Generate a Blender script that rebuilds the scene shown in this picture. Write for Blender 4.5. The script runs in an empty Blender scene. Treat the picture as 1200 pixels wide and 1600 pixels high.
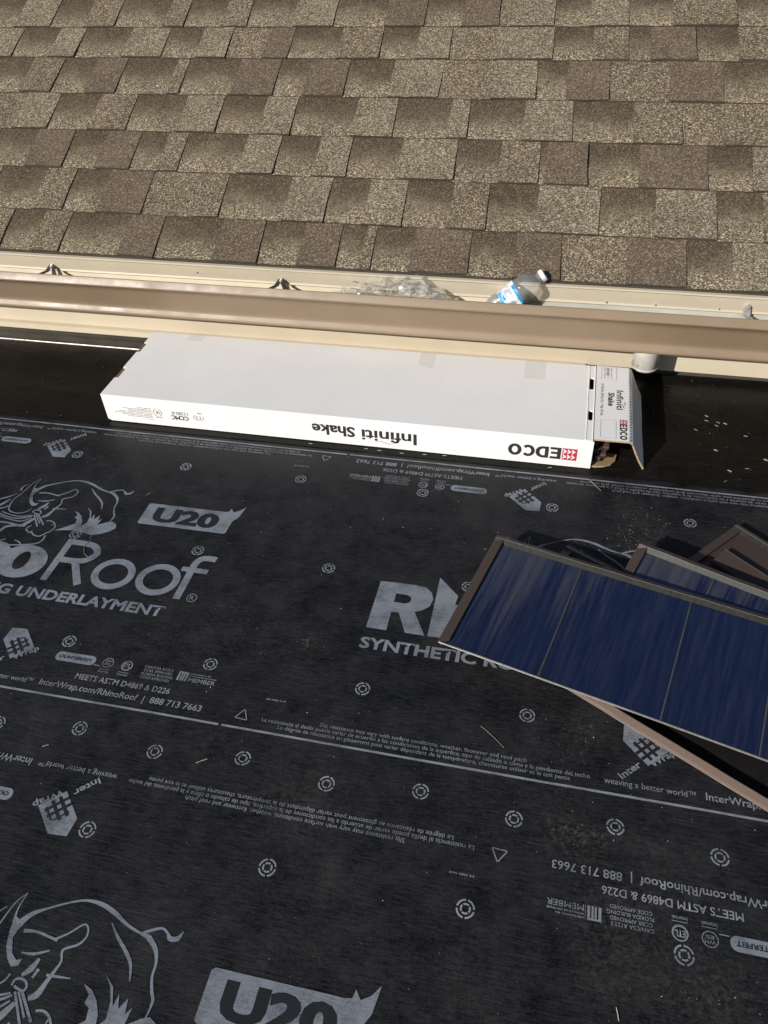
import bpy, bmesh, math, random
from mathutils import Vector, Matrix, noise
from mathutils.geometry import tessellate_polygon

random.seed(11)
scene = bpy.context.scene
COL = scene.collection
R = math.radians

# ------------------------------------------------------------------ camera
cam_d = bpy.data.cameras.new('camera')
cam = bpy.data.objects.new('camera', cam_d)
COL.objects.link(cam)
cam_d.sensor_fit = 'VERTICAL'
cam_d.sensor_height = 24.0
cam_d.lens = 24.0 * 1229.8 / 1600.0
cam_d.clip_start = 0.02
cam_d.clip_end = 3000
_r = Vector((0.97536, 0.21650, -0.04250))
_u = Vector((-0.11441, 0.66104, 0.74158))
_f = Vector((-0.18864, 0.71844, -0.66952))
cam.matrix_world = Matrix(((_r.x, _u.x, -_f.x, 0), (_r.y, _u.y, -_f.y, 0), (_r.z, _u.z, -_f.z, 1.25), (0, 0, 0, 1)))
scene.camera = cam

# ------------------------------------------------------------------ sky, sun, exposure
world = bpy.data.worlds.new('World')
scene.world = world
world.use_nodes = True
wn = world.node_tree
sky = wn.nodes.new('ShaderNodeTexSky')
sky.sky_type = 'NISHITA'
sky.sun_disc = False
sky.sun_elevation = R(26.6)
sky.sun_rotation = R(216.6)
wn.links.new(sky.outputs[0], wn.nodes['Background'].inputs[0])
wn.nodes['Background'].inputs[1].default_value = 0.06
sun_d = bpy.data.lights.new('sun', 'SUN')
sun_d.energy = 4.8
sun_d.angle = R(0.55)
sun_d.color = (1.0, 0.965, 0.905)
sun = bpy.data.objects.new('sun', sun_d)
COL.objects.link(sun)
sun.location = (-3, -4, 3)
sun.rotation_euler = Vector((0.535, 0.72, -0.45)).to_track_quat('-Z', 'Y').to_euler()
vs = scene.view_settings
vs.view_transform = 'Standard'
vs.look = 'None'
vs.exposure = 0.0
vs.gamma = 1.0
vs.use_curve_mapping = False

# ------------------------------------------------------------------ node helpers
def new_mat(name):
    m = bpy.data.materials.new(name)
    m.use_nodes = True
    nt = m.node_tree
    return m, nt, nt.nodes['Principled BSDF']

def node(nt, kind, **kw):
    n = nt.nodes.new(kind)
    for k, v in kw.items():
        if k in n.inputs.keys():
            n.inputs[k].default_value = v
        else:
            setattr(n, k, v)
    return n

def obj_coord(nt, scale=(1, 1, 1)):
    tc = nt.nodes.new('ShaderNodeTexCoord')
    geo = nt.nodes.new('ShaderNodeNewGeometry')
    mp = node(nt, 'ShaderNodeMapping')
    mp.inputs['Scale'].default_value = scale
    nt.links.new(geo.outputs['Position'], mp.inputs['Vector'])
    nt.nodes.remove(tc)
    return mp.outputs['Vector']

def local_coord(nt, scale=(1, 1, 1)):
    tc = nt.nodes.new('ShaderNodeTexCoord')
    mp = node(nt, 'ShaderNodeMapping')
    mp.inputs['Scale'].default_value = scale
    nt.links.new(tc.outputs['Object'], mp.inputs['Vector'])
    return mp.outputs['Vector']

def noise_tex(nt, vec, scale, detail=3.0, rough=0.55):
    n = node(nt, 'ShaderNodeTexNoise', Scale=scale, Detail=detail, Roughness=rough)
    nt.links.new(vec, n.inputs['Vector'])
    return n.outputs['Fac']

def ramp(nt, fac, stops, interp='LINEAR'):
    n = nt.nodes.new('ShaderNodeValToRGB')
    cr = n.color_ramp
    cr.interpolation = interp
    while len(cr.elements) < len(stops):
        cr.elements.new(0.5)
    for e, (p, c) in zip(cr.elements, stops):
        e.position = p
        e.color = (c, c, c, 1) if isinstance(c, (int, float)) else (c[0], c[1], c[2], 1)
    nt.links.new(fac, n.inputs['Fac'])
    return n.outputs['Color']

def mix(nt, fac, a, b, mode='MIX'):
    n = nt.nodes.new('ShaderNodeMix')
    n.data_type = 'RGBA'
    n.blend_type = mode
    for sock, v in ((n.inputs['Factor'], fac), (n.inputs['A'], a), (n.inputs['B'], b)):
        pass
    def put(s, v):
        if hasattr(v, 'is_output'):
            nt.links.new(v, s)
        elif isinstance(v, (int, float)):
            s.default_value = v
        else:
            s.default_value = (v[0], v[1], v[2], 1)
    put(n.inputs[0], fac)
    put(n.inputs[6], a)
    put(n.inputs[7], b)
    return n.outputs[2]

def mathn(nt, op, a, b=None):
    n = nt.nodes.new('ShaderNodeMath')
    n.operation = op
    for i, v in enumerate((a, b)):
        if v is None:
            continue
        if hasattr(v, 'is_output'):
            nt.links.new(v, n.inputs[i])
        else:
            n.inputs[i].default_value = v
    return n.outputs[0]

def bump(nt, bsdf, height, strength=0.3, dist=0.001):
    n = node(nt, 'ShaderNodeBump', Strength=strength, Distance=dist)
    nt.links.new(height, n.inputs['Height'])
    nt.links.new(n.outputs['Normal'], bsdf.inputs['Normal'])

def plain(name, col, rough=0.5, metal=0.0, spec=0.5, var=0.12, scale=30.0, bmp=0.0, bscale=300.0):
    """painted or moulded surface with gentle uneven colour and gloss"""
    m, nt, b = new_mat(name)
    v = local_coord(nt)
    f = noise_tex(nt, v, scale, 4)
    d = tuple(c * (1 - var) for c in col)
    l = tuple(min(1, c * (1 + var)) for c in col)
    nt.links.new(ramp(nt, f, [(0.3, d), (0.7, l)]), b.inputs['Base Color'])
    nt.links.new(ramp(nt, noise_tex(nt, v, scale * 2.7, 3), [(0.3, max(0.02, rough - 0.08)), (0.7, min(1, rough + 0.08))]), b.inputs['Roughness'])
    b.inputs['Metallic'].default_value = metal
    b.inputs['Specular IOR Level'].default_value = spec
    if bmp:
        bump(nt, b, noise_tex(nt, v, bscale, 3), bmp, 0.0006)
    return m

M = {}
# --- black synthetic underlayment: fibrous, dusty, half glossy
SCUFF = 0.60
def membrane(name, dark, light, rough_lo, rough_hi, fibre, spec=0.45):
    m, nt, b = new_mat(name)
    v1 = obj_coord(nt, (1, 1, 1))
    vf = obj_coord(nt, (34, 330, 1))
    big = noise_tex(nt, v1, 5.0, 6, 0.62)
    fib = noise_tex(nt, vf, 1.0, 5, 0.7)
    fine = noise_tex(nt, v1, 420.0, 2, 0.6)
    mott = noise_tex(nt, v1, 17.0, 8, 0.68)
    a = mathn(nt, 'ADD', mathn(nt, 'MULTIPLY', big, 0.30), mathn(nt, 'MULTIPLY', mott, 0.40))
    a = mathn(nt, 'ADD', a, mathn(nt, 'MULTIPLY', fib, 0.55))
    a = mathn(nt, 'ADD', a, mathn(nt, 'MULTIPLY', fine, 0.26))
    col = ramp(nt, a, [(0.62, dark), (0.92, light)])
    at = node(nt, 'ShaderNodeAttribute', attribute_name='dust')
    dn = noise_tex(nt, v1, 130.0, 6, 0.75)
    dm = mathn(nt, 'MULTIPLY', at.outputs['Fac'], ramp(nt, dn, [(0.46, 0.0), (0.74, 1.0)]))
    col = mix(nt, dm, col, (0.105, 0.094, 0.076))
    # pale scuffed fibres
    vs_ = obj_coord(nt, (9, 420, 1))
    sc_ = ramp(nt, noise_tex(nt, vs_, 1.0, 4, 0.6), [(0.56, 0.0), (0.74, 1.0)])
    pt_ = ramp(nt, noise_tex(nt, v1, 3.3, 5, 0.7), [(0.40, 0.05), (0.66, 1.0)])
    col = mix(nt, mathn(nt, 'MULTIPLY', mathn(nt, 'MULTIPLY', sc_, pt_), SCUFF), col, (0.075, 0.073, 0.070))
    # specks of grit
    vo = node(nt, 'ShaderNodeTexVoronoi', Scale=95.0)
    nt.links.new(v1, vo.inputs['Vector'])
    sp = ramp(nt, vo.outputs['Distance'], [(0.05, 1.0), (0.10, 0.0)])
    pick = ramp(nt, noise_tex(nt, v1, 9.0, 3, 0.7), [(0.52, 0.0), (0.66, 0.75)])
    col = mix(nt, mathn(nt, 'MULTIPLY', sp, pick), col, (0.16, 0.15, 0.13))
    nt.links.new(col, b.inputs['Base Color'])
    rr = ramp(nt, a, [(0.58, rough_lo), (0.92, rough_hi)])
    nt.links.new(rr, b.inputs['Roughness'])
    b.inputs['Specular IOR Level'].default_value = spec
    h = mathn(nt, 'ADD', mathn(nt, 'MULTIPLY', fib, 0.6), mathn(nt, 'MULTIPLY', fine, 0.5))
    bump(nt, b, h, fibre, 0.0008)
    return m
M['membrane'] = membrane('underlayment_black', (0.0008, 0.0012, 0.0034), (0.0300, 0.0296, 0.0310), 0.38, 0.64, 0.9, 0.27)
M['membrane_plain'] = membrane('smooth_membrane_black', (0.0045, 0.0038, 0.0032), (0.0130, 0.0112, 0.0094), 0.22, 0.40, 0.3, 0.09)

def print_ink(name, col, wear):
    m, nt, b = new_mat(name)
    v1 = obj_coord(nt)
    vf = obj_coord(nt, (45, 300, 1))
    n1 = noise_tex(nt, v1, 600.0, 3, 0.7)
    n2 = noise_tex(nt, vf, 1.0, 4, 0.7)
    n3 = noise_tex(nt, v1, 14.0, 5, 0.65)
    a = mathn(nt, 'ADD', mathn(nt, 'MULTIPLY', n1, 0.5), mathn(nt, 'MULTIPLY', n2, 0.35))
    a = mathn(nt, 'ADD', a, mathn(nt, 'MULTIPLY', n3, 0.80))
    w = ramp(nt, a, [(0.60 + wear, 0.0), (0.93 + wear, 1.0)])
    c = mix(nt, w, (0.02, 0.021, 0.024), col)
    nt.links.new(c, b.inputs['Base Color'])
    b.inputs['Roughness'].default_value = 0.6
    b.inputs['Specular IOR Level'].default_value = 0.35
    bump(nt, b, n2, 0.35, 0.0008)
    return m
M['ink'] = print_ink('grey_printed_ink', (0.215, 0.238, 0.275), -0.055)
M['ink_thin'] = print_ink('thin_grey_printed_ink', (0.255, 0.270, 0.295), -0.05)
M['ink_gap'] = print_ink('unprinted_black', (0.010, 0.0108, 0.0128), 0.0)

# --- asphalt shingle granules
def granules(name, dark, mid, light, top=None, gsc=370.0):
    m, nt, b = new_mat(name)
    v = obj_coord(nt)
    vo = node(nt, 'ShaderNodeTexVoronoi', Scale=gsc)
    nt.links.new(v, vo.inputs['Vector'])
    sep = nt.nodes.new('ShaderNodeSeparateColor')
    nt.links.new(vo.outputs['Color'], sep.inputs['Color'])
    g = sep.outputs[0]
    col = ramp(nt, g, [(0.0, dark), (0.38, tuple(c * 0.85 for c in mid)), (0.72, tuple(c * 1.15 for c in mid)), (1.0, light)])
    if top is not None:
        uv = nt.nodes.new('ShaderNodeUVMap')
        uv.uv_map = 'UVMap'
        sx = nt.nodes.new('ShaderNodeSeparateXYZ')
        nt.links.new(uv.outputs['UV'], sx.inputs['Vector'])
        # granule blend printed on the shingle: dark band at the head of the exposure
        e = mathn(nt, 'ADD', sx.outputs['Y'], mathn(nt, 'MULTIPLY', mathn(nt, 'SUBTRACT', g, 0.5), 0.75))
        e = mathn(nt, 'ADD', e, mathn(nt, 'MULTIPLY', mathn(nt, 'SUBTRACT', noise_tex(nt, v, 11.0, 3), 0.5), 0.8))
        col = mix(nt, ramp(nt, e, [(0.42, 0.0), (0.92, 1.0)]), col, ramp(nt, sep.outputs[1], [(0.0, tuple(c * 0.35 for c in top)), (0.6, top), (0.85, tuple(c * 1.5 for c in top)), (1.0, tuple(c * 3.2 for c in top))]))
    blot = noise_tex(nt, v, 6.0, 4, 0.6)
    col = mix(nt, 1.0, col, ramp(nt, blot, [(0.3, 0.86), (0.7, 1.1)]), 'MULTIPLY')
    nt.links.new(col, b.inputs['Base Color'])
    b.inputs['Roughness'].default_value = 0.9
    b.inputs['Specular IOR Level'].default_value = 0.25
    hh = mathn(nt, 'ADD', vo.outputs['Distance'], mathn(nt, 'MULTIPLY', g, 0.4))
    bump(nt, b, hh, 0.6, 0.0012)
    return m
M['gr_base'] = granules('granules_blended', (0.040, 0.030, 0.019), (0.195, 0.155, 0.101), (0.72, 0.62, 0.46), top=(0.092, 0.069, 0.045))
M['gr_tan'] = granules('granules_tan', (0.045, 0.034, 0.021), (0.200, 0.161, 0.109), (0.58, 0.50, 0.37))
M['gr_mix'] = granules('granules_grey_brown', (0.040, 0.030, 0.020), (0.160, 0.124, 0.081), (0.56, 0.47, 0.34))
M['gr_brown'] = granules('granules_brown', (0.070, 0.052, 0.035), (0.136, 0.102, 0.070), (0.34, 0.27, 0.195))
M['asphalt_edge'] = plain('asphalt_cut_edge', (0.062, 0.051, 0.038), 0.9, bmp=0.5)

M['cream'] = plain('cream_siding_paint', (0.585, 0.505, 0.375), 0.48, var=0.05, scale=5, bmp=0.15, bscale=120)
M['drip'] = plain('cream_metal_paint', (0.545, 0.48, 0.37), 0.38, var=0.05, scale=7)
M['gutter'] = plain('tan_gutter_paint', (0.250, 0.182, 0.120), 0.45, var=0.06, scale=6)
M['liner'] = plain('pale_grey_metal', (0.50, 0.50, 0.43), 0.42, var=0.10, scale=12)
M['gutter_in'] = plain('cream_gutter_inside', (0.74, 0.66, 0.50), 0.45, var=0.06, scale=9)
M['flash_brown'] = plain('brown_metal_flashing', (0.014, 0.0105, 0.0085), 0.25, spec=0.3, var=0.15, scale=9)
M['bare_edge'] = plain('bare_cut_metal', (0.75, 0.72, 0.68), 0.3, metal=0.8, var=0.1)
M['dark_metal'] = plain('dark_weathered_metal', (0.022, 0.019, 0.015), 0.55, metal=0.2, var=0.3, scale=60)
M['zinc'] = plain('zinc_plated_steel', (0.62, 0.60, 0.56), 0.35, metal=0.7, var=0.2, scale=80)
M['pipe'] = None
M['carton'] = plain('white_corrugated_board', (0.850, 0.832, 0.812), 0.55, var=0.03, scale=6, bmp=0.5, bscale=9)
M['carton_in'] = plain('brown_corrugated_board', (0.30, 0.19, 0.095), 0.8, var=0.15, scale=40, bmp=0.2)
M['carton_edge'] = plain('cut_board_edge', (0.42, 0.31, 0.18), 0.85, var=0.35, scale=260)
M['black_ink'] = plain('black_carton_ink', (0.030, 0.028, 0.028), 0.5, var=0.1)
M['grey_ink'] = plain('grey_carton_ink', (0.30, 0.29, 0.29), 0.5, var=0.1)
M['red_ink'] = plain('red_carton_ink', (0.50, 0.035, 0.085), 0.5, var=0.08)
M['white_ink'] = plain('white_carton_ink', (0.80, 0.79, 0.77), 0.5, var=0.03)
M['hole'] = plain('dark_inside', (0.01, 0.009, 0.008), 0.9)
def tape_mat():
    m, nt, b = new_mat('clear_packing_tape')
    b.inputs['Base Color'].default_value = (0.62, 0.59, 0.53, 1)
    b.inputs['Roughness'].default_value = 0.22
    b.inputs['Alpha'].default_value = 0.15
    v = local_coord(nt)
    bump(nt, b, noise_tex(nt, v, 90, 3), 0.2, 0.0006)
    return m
M['tape'] = tape_mat()
def pipe_mat():
    m, nt, b = new_mat('white_pipe_rust_spots')
    v = local_coord(nt)
    f = ramp(nt, noise_tex(nt, v, 60, 6, 0.7), [(0.60, 0.0), (0.70, 1.0)])
    g = ramp(nt, noise_tex(nt, v, 18, 4, 0.6), [(0.3, (0.42, 0.40, 0.36)), (0.7, (0.58, 0.56, 0.51))])
    nt.links.new(mix(nt, f, g, (0.22, 0.11, 0.05)), b.inputs['Base Color'])
    b.inputs['Roughness'].default_value = 0.4
    return m
M['pipe'] = pipe_mat()

# --- stone coated / painted metal shake panels
def panel_back():
    m, nt, b = new_mat('glossy_dark_panel_coating')
    v = local_coord(nt, (16, 1.6, 1))
    st = noise_tex(nt, v, 1.0, 5, 0.6)
    v2 = local_coord(nt, (120, 6, 1))
    st2 = noise_tex(nt, v2, 1.0, 4, 0.6)
    v3 = local_coord(nt)
    sm = noise_tex(nt, v3, 8.0, 5, 0.65)
    fl = noise_tex(nt, v3, 500.0, 2)
    c = ramp(nt, st2, [(0.38, (0.004, 0.006, 0.018)), (0.72, (0.022, 0.024, 0.036))])
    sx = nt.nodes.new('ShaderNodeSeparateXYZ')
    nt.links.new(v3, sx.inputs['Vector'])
    # painted reflection of roof and gutter, streaky, heaviest at left end and far lip
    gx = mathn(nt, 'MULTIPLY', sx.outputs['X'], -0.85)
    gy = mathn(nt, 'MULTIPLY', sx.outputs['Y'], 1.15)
    refl = mathn(nt, 'ADD', mathn(nt, 'ADD', gx, gy), mathn(nt, 'ADD', mathn(nt, 'MULTIPLY', st, 0.9), mathn(nt, 'MULTIPLY', st2, 0.5)))
    c = mix(nt, ramp(nt, refl, [(0.42, 0.0), (0.80, 0.80)]), c, (0.088, 0.084, 0.070))
    nt.links.new(c, b.inputs['Base Color'])
    r = mathn(nt, 'ADD', mathn(nt, 'MULTIPLY', sm, 0.16), 0.05)
    nt.links.new(r, b.inputs['Roughness'])
    b.inputs['Metallic'].default_value = 0.0
    b.inputs['Specular IOR Level'].default_value = 1.0
    b.inputs['IOR'].default_value = 2.1
    b.inputs['Specular Tint'].default_value = (0.46, 0.56, 1.0, 1)
    h = mathn(nt, 'ADD', mathn(nt, 'MULTIPLY', st, 1.0), mathn(nt, 'MULTIPLY', st2, 0.25))
    h = mathn(nt, 'ADD', h, mathn(nt, 'MULTIPLY', fl, 0.02))
    bump(nt, b, h, 0.9, 0.004)
    return m
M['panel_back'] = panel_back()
def panel_paint(name, c0, c1):
    m, nt, b = new_mat(name)
    v = local_coord(nt)
    f = noise_tex(nt, v, 700, 3, 0.7)
    nt.links.new(ramp(nt, f, [(0.35, c0), (0.75, c1)]), b.inputs['Base Color'])
    b.inputs['Roughness'].default_value = 0.48
    bump(nt, b, f, 0.35, 0.0008)
    return m
M['panel_brown'] = panel_paint('brown_textured_panel_paint', (0.036, 0.025, 0.021), (0.082, 0.055, 0.046))
M['panel_flange'] = panel_paint('brown_panel_flange_paint', (0.085, 0.054, 0.041), (0.130, 0.086, 0.066))
M['lip_in'] = plain('olive_reflection_on_lip', (0.017, 0.0155, 0.010), 0.45, var=0.5, scale=120)  # olive tone paints the dim reflection inside the far lip
M['pan_shade'] = plain('shaded_panel_inside', (0.012, 0.0105, 0.010), 0.75, spec=0.15, var=0.3)  # matte black copy of the coating, shade behind the near flange painted in
M['rib'] = plain('olive_seam_line', (0.062, 0.066, 0.052), 0.45, var=0.2, scale=90)
M['panel_edge'] = plain('bare_panel_edge', (0.80, 0.76, 0.72), 0.22, metal=0.85, var=0.1, scale=60)
M['steel'] = plain('staple_steel', (0.75, 0.74, 0.70), 0.25, metal=0.7, var=0.1)
M['straw'] = plain('dry_straw', (0.22, 0.20, 0.14), 0.7, var=0.2, scale=200)
M['wood_bit'] = plain('pale_wood_bit', (0.50, 0.45, 0.36), 0.7, var=0.3, scale=200)
M['deck'] = plain('roof_deck_board', (0.06, 0.05, 0.04), 0.9, var=0.2)
M['ground'] = plain('ground_lawn', (0.07, 0.085, 0.035), 0.95, var=0.35, scale=0.6)

def film(name, tint, gloss, opac, rough=0.12):
    m, nt, b = new_mat(name)
    nt.nodes.remove(b)
    out = nt.nodes['Material Output']
    tr = node(nt, 'ShaderNodeBsdfTransparent')
    tr.inputs['Color'].default_value = (tint[0], tint[1], tint[2], 1)
    gl = node(nt, 'ShaderNodeBsdfGlossy', Roughness=rough)
    df = node(nt, 'ShaderNodeBsdfDiffuse')
    df.inputs['Color'].default_value = (0.85, 0.85, 0.84, 1)
    v = local_coord(nt)
    bn = node(nt, 'ShaderNodeBump', Strength=0.35, Distance=0.002)
    nt.links.new(noise_tex(nt, v, 60, 4), bn.inputs['Height'])
    nt.links.new(bn.outputs['Normal'], gl.inputs['Normal'])
    lw = node(nt, 'ShaderNodeLayerWeight', Blend=0.35)
    nt.links.new(bn.outputs['Normal'], lw.inputs['Normal'])
    s1 = nt.nodes.new('ShaderNodeMixShader')
    s1.inputs[0].default_value = opac
    nt.links.new(tr.outputs[0], s1.inputs[1])
    nt.links.new(df.outputs[0], s1.inputs[2])
    s2 = nt.nodes.new('ShaderNodeMixShader')
    fr = mathn(nt, 'ADD', mathn(nt, 'MULTIPLY', lw.outputs['Fresnel'], gloss), 0.03)
    nt.links.new(fr, s2.inputs[0])
    nt.links.new(s1.outputs[0], s2.inputs[1])
    nt.links.new(gl.outputs[0], s2.inputs[2])
    nt.links.new(s2.outputs[0], out.inputs['Surface'])
    return m
M['film'] = film('clear_plastic_film', (0.988, 0.985, 0.975), 0.50, 0.12, 0.12)
M['pet'] = film('clear_bottle_plastic', (0.97, 0.975, 0.98), 0.60, 0.16, 0.06)
M['cap'] = plain('white_bottle_cap', (0.80, 0.80, 0.80), 0.35, var=0.02)
M['lab_white'] = plain('bottle_label_white', (0.76, 0.78, 0.80), 0.35, var=0.05, scale=60)
M['lab_cyan'] = plain('bottle_label_cyan', (0.01, 0.30, 0.60), 0.35, var=0.1, scale=60)
M['lab_navy'] = plain('bottle_label_navy', (0.015, 0.03, 0.14), 0.35)
M['lab_green'] = plain('bottle_label_green', (0.015, 0.20, 0.10), 0.35)
M['lab_grey'] = plain('bottle_label_grey', (0.35, 0.35, 0.42), 0.35)

# ------------------------------------------------------------------ object helpers
def link(name, me, mats, parent=None):
    o = bpy.data.objects.new(name, me)
    COL.objects.link(o)
    for m in (mats if isinstance(mats, (list, tuple)) else [mats]):
        me.materials.append(m)
    if parent is not None:
        o.parent = parent
    return o

def mesh(name, verts, faces, mats, parent=None, smooth=False, fmat=None):
    me = bpy.data.meshes.new(name)
    me.from_pydata([tuple(v) for v in verts], [], faces)
    if fmat:
        for p, k in zip(me.polygons, fmat):
            p.material_index = k
    if smooth:
        me.polygons.foreach_set('use_smooth', [True] * len(me.polygons))
    me.update()
    return link(name, me, mats, parent)

def thing(name, label, cat, loc=(0, 0, 0), group=None):
    o = bpy.data.objects.new(name, None)
    o.empty_display_size = 0.05
    COL.objects.link(o)
    o.location = loc
    o['label'] = label
    o['category'] = cat
    if group:
        o['group'] = group
    return o

def tag(o, label, cat, group=None):
    o['label'] = label
    o['category'] = cat
    if group:
        o['group'] = group
    return o

class MB:
    """collects boxes, prisms and tubes, then links them as ONE mesh object"""
    def __init__(s):
        s.v, s.f = [], []
    def add(s, vs, fs):
        b = len(s.v)
        s.v += [tuple(q) for q in vs]
        s.f += [tuple(i + b for i in f) for f in fs]
        return s
    def box(s, x0, x1, y0, y1, z0, z1):
        return s.add([(x0, y0, z0), (x1, y0, z0), (x1, y1, z0), (x0, y1, z0), (x0, y0, z1), (x1, y0, z1), (x1, y1, z1), (x0, y1, z1)],
                     [(0, 3, 2, 1), (4, 5, 6, 7), (0, 1, 5, 4), (1, 2, 6, 5), (2, 3, 7, 6), (3, 0, 4, 7)])
    def tube(s, pts, rad, n=8, caps=True):
        pts = [Vector(p) for p in pts]
        rad = rad if isinstance(rad, (list, tuple)) else [rad] * len(pts)
        vs, fs = [], []
        for i, p in enumerate(pts):
            d = (pts[min(i + 1, len(pts) - 1)] - pts[max(i - 1, 0)]).normalized()
            a = Vector((0, 0, 1)) if abs(d.z) < 0.9 else Vector((0, 1, 0))
            e1 = d.cross(a).normalized()
            e2 = d.cross(e1)
            for k in range(n):
                t = 2 * math.pi * k / n
                vs.append(p + (e1 * math.cos(t) + e2 * math.sin(t)) * rad[i])
        for i in range(len(pts) - 1):
            for k in range(n):
                fs.append((i * n + k, i * n + (k + 1) % n, (i + 1) * n + (k + 1) % n, (i + 1) * n + k))
        if caps:
            fs.append(tuple(range(n))[::-1])
            fs.append(tuple((len(pts) - 1) * n + k for k in range(n)))
        return s.add(vs, fs)
    def strip(s, prof, x0, x1, nx=1, wob=0.0):
        """open profile of (y, z) swept along X"""
        n = len(prof)
        vs, fs = [], []
        for i in range(nx + 1):
            x = x0 + (x1 - x0) * i / nx
            for k, (y, z) in enumerate(prof):
                w = wob * noise.noise(Vector((x * 1.7, k * 0.15, 3.1)))
                vs.append((x, y + w, z + w * 0.6))
        for i in range(nx):
            for k in range(n - 1):
                fs.append((i * n + k, (i + 1) * n + k, (i + 1) * n + k + 1, i * n + k + 1))
        return s.add(vs, fs)
    def build(s, name, mat, parent=None, smooth=False, off=None):
        vs = s.v
        if off is not None:
            vs = [(a - off[0], b - off[1], c - off[2]) for a, b, c in vs]
        return mesh(name, vs, s.f, mat, parent, smooth)

# ------------------------------------------------------------------ flat lettering helpers
_tc = {}
def text2d(body, bold=0.0):
    key = (body, bold)
    if key in _tc:
        return _tc[key]
    cu = bpy.data.curves.new('lettering', 'FONT')
    cu.body = body
    cu.size = 1.0
    cu.resolution_u = 3
    cu.fill_mode = 'FRONT'
    o = bpy.data.objects.new('lettering', cu)
    COL.objects.link(o)
    dg = bpy.context.evaluated_depsgraph_get()
    me = bpy.data.meshes.new_from_object(o.evaluated_get(dg))
    vs = [(v.co.x, v.co.y) for v in me.vertices]
    fs = [tuple(p.vertices) for p in me.polygons]
    if bold:
        # embolden: push every outline point outwards
        cnt = {}
        for f in fs:
            for i in range(len(f)):
                a, b = f[i], f[(i + 1) % len(f)]
                cnt.setdefault((min(a, b), max(a, b)), []).append((a, b, f))
        acc = {}
        for (i, j), us in cnt.items():
            if len(us) != 1:
                continue
            a, b, f = us[0]
            cx = sum(vs[k][0] for k in f) / len(f) - vs[a][0]
            cy = sum(vs[k][1] for k in f) / len(f) - vs[a][1]
            dx, dy = vs[b][0] - vs[a][0], vs[b][1] - vs[a][1]
            l = math.hypot(dx, dy)
            if l < 1e-7:
                continue
            nx, ny = dy / l, -dx / l
            if nx * cx + ny * cy > 0:
                nx, ny = -nx, -ny
            acc.setdefault(a, []).append((nx, ny))
            acc.setdefault(b, []).append((nx, ny))
        for k, ns in acc.items():
            sx, sy = sum(q[0] for q in ns), sum(q[1] for q in ns)
            l = math.hypot(sx, sy)
            if l < 1e-6:
                continue
            m_ = min(1.6, len(ns) / l)
            vs[k] = (vs[k][0] + sx / l * bold * m_, vs[k][1] + sy / l * bold * m_)
    bpy.data.objects.remove(o)
    bpy.data.curves.remove(cu)
    bpy.data.meshes.remove(me)
    _tc[key] = (vs, fs)
    return _tc[key]

def word(body, x, y, width, cap, bold=0.0, rot=0.0):
    """lettering of a given width and capital height, lower left of the baseline at x, y"""
    vs, fs = text2d(body, bold)
    hv, _ = text2d('H', bold)
    ch = max(v[1] for v in hv) - min(v[1] for v in hv)
    y0 = min(v[1] for v in hv)
    x0, x1 = min(v[0] for v in vs), max(v[0] for v in vs)
    sx, sy = width / (x1 - x0), cap / ch
    c, s = math.cos(rot), math.sin(rot)
    out = []
    for a, b in vs:
        a, b = (a - x0) * sx, (b - y0) * sy
        out.append((x + a * c - b * s, y + a * s + b * c))
    return out, fs

def poly(pts, holes=()):
    loops = [[Vector((p[0], p[1], 0)) for p in pts]] + [[Vector((p[0], p[1], 0)) for p in h] for h in holes]
    tr = tessellate_polygon(loops)
    flat = [(v.x, v.y) for l in loops for v in l]
    return flat, [tuple(t) for t in tr]

def ribbon(pts, w, closed=False):
    n = len(pts)
    w = w if isinstance(w, (list, tuple)) else [w] * n
    # smooth with Catmull-Rom
    P, W = [], []
    seg = n if closed else n - 1
    for i in range(seg):
        def g(k):
            return pts[k % n] if closed else pts[max(0, min(n - 1, k))]
        p0, p1, p2, p3 = g(i - 1), g(i), g(i + 1), g(i + 2)
        w1, w2 = w[i % n], w[(i + 1) % n]
        for k in range(4):
            t = k / 4
            P.append(tuple(0.5 * (2 * p1[j] + (p2[j] - p0[j]) * t + (2 * p0[j] - 5 * p1[j] + 4 * p2[j] - p3[j]) * t * t + (3 * p1[j] - p0[j] - 3 * p2[j] + p3[j]) * t ** 3) for j in (0, 1)))
            W.append(w1 + (w2 - w1) * t)
    if not closed:
        P.append(tuple(pts[-1]))
        W.append(w[-1])
    m = len(P)
    vs, fs = [], []
    for i in range(m):
        a = P[(i - 1) % m] if closed else P[max(0, i - 1)]
        b = P[(i + 1) % m] if closed else P[min(m - 1, i + 1)]
        dx, dy = b[0] - a[0], b[1] - a[1]
        l = math.hypot(dx, dy) or 1
        nx, ny = -dy / l * W[i] / 2, dx / l * W[i] / 2
        vs += [(P[i][0] + nx, P[i][1] + ny), (P[i][0] - nx, P[i][1] - ny)]
    for i in range(m if closed else m - 1):
        j = (i + 1) % m
        fs.append((2 * i, 2 * i + 1, 2 * j + 1, 2 * j))
    return vs, fs

def straight(pts, w):
    vs, fs = [], []
    for (x0, y0), (x1, y1) in zip(pts, pts[1:]):
        l = math.hypot(x1 - x0, y1 - y0)
        dx, dy = (x1 - x0) / l * w / 2, (y1 - y0) / l * w / 2
        b = len(vs)
        vs += [(x0 - dx - dy, y0 - dy + dx), (x0 - dx + dy, y0 - dy - dx), (x1 + dx + dy, y1 + dy - dx), (x1 + dx - dy, y1 + dy + dx)]
        fs.append((b, b + 1, b + 2, b + 3))
    return vs, fs

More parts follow.
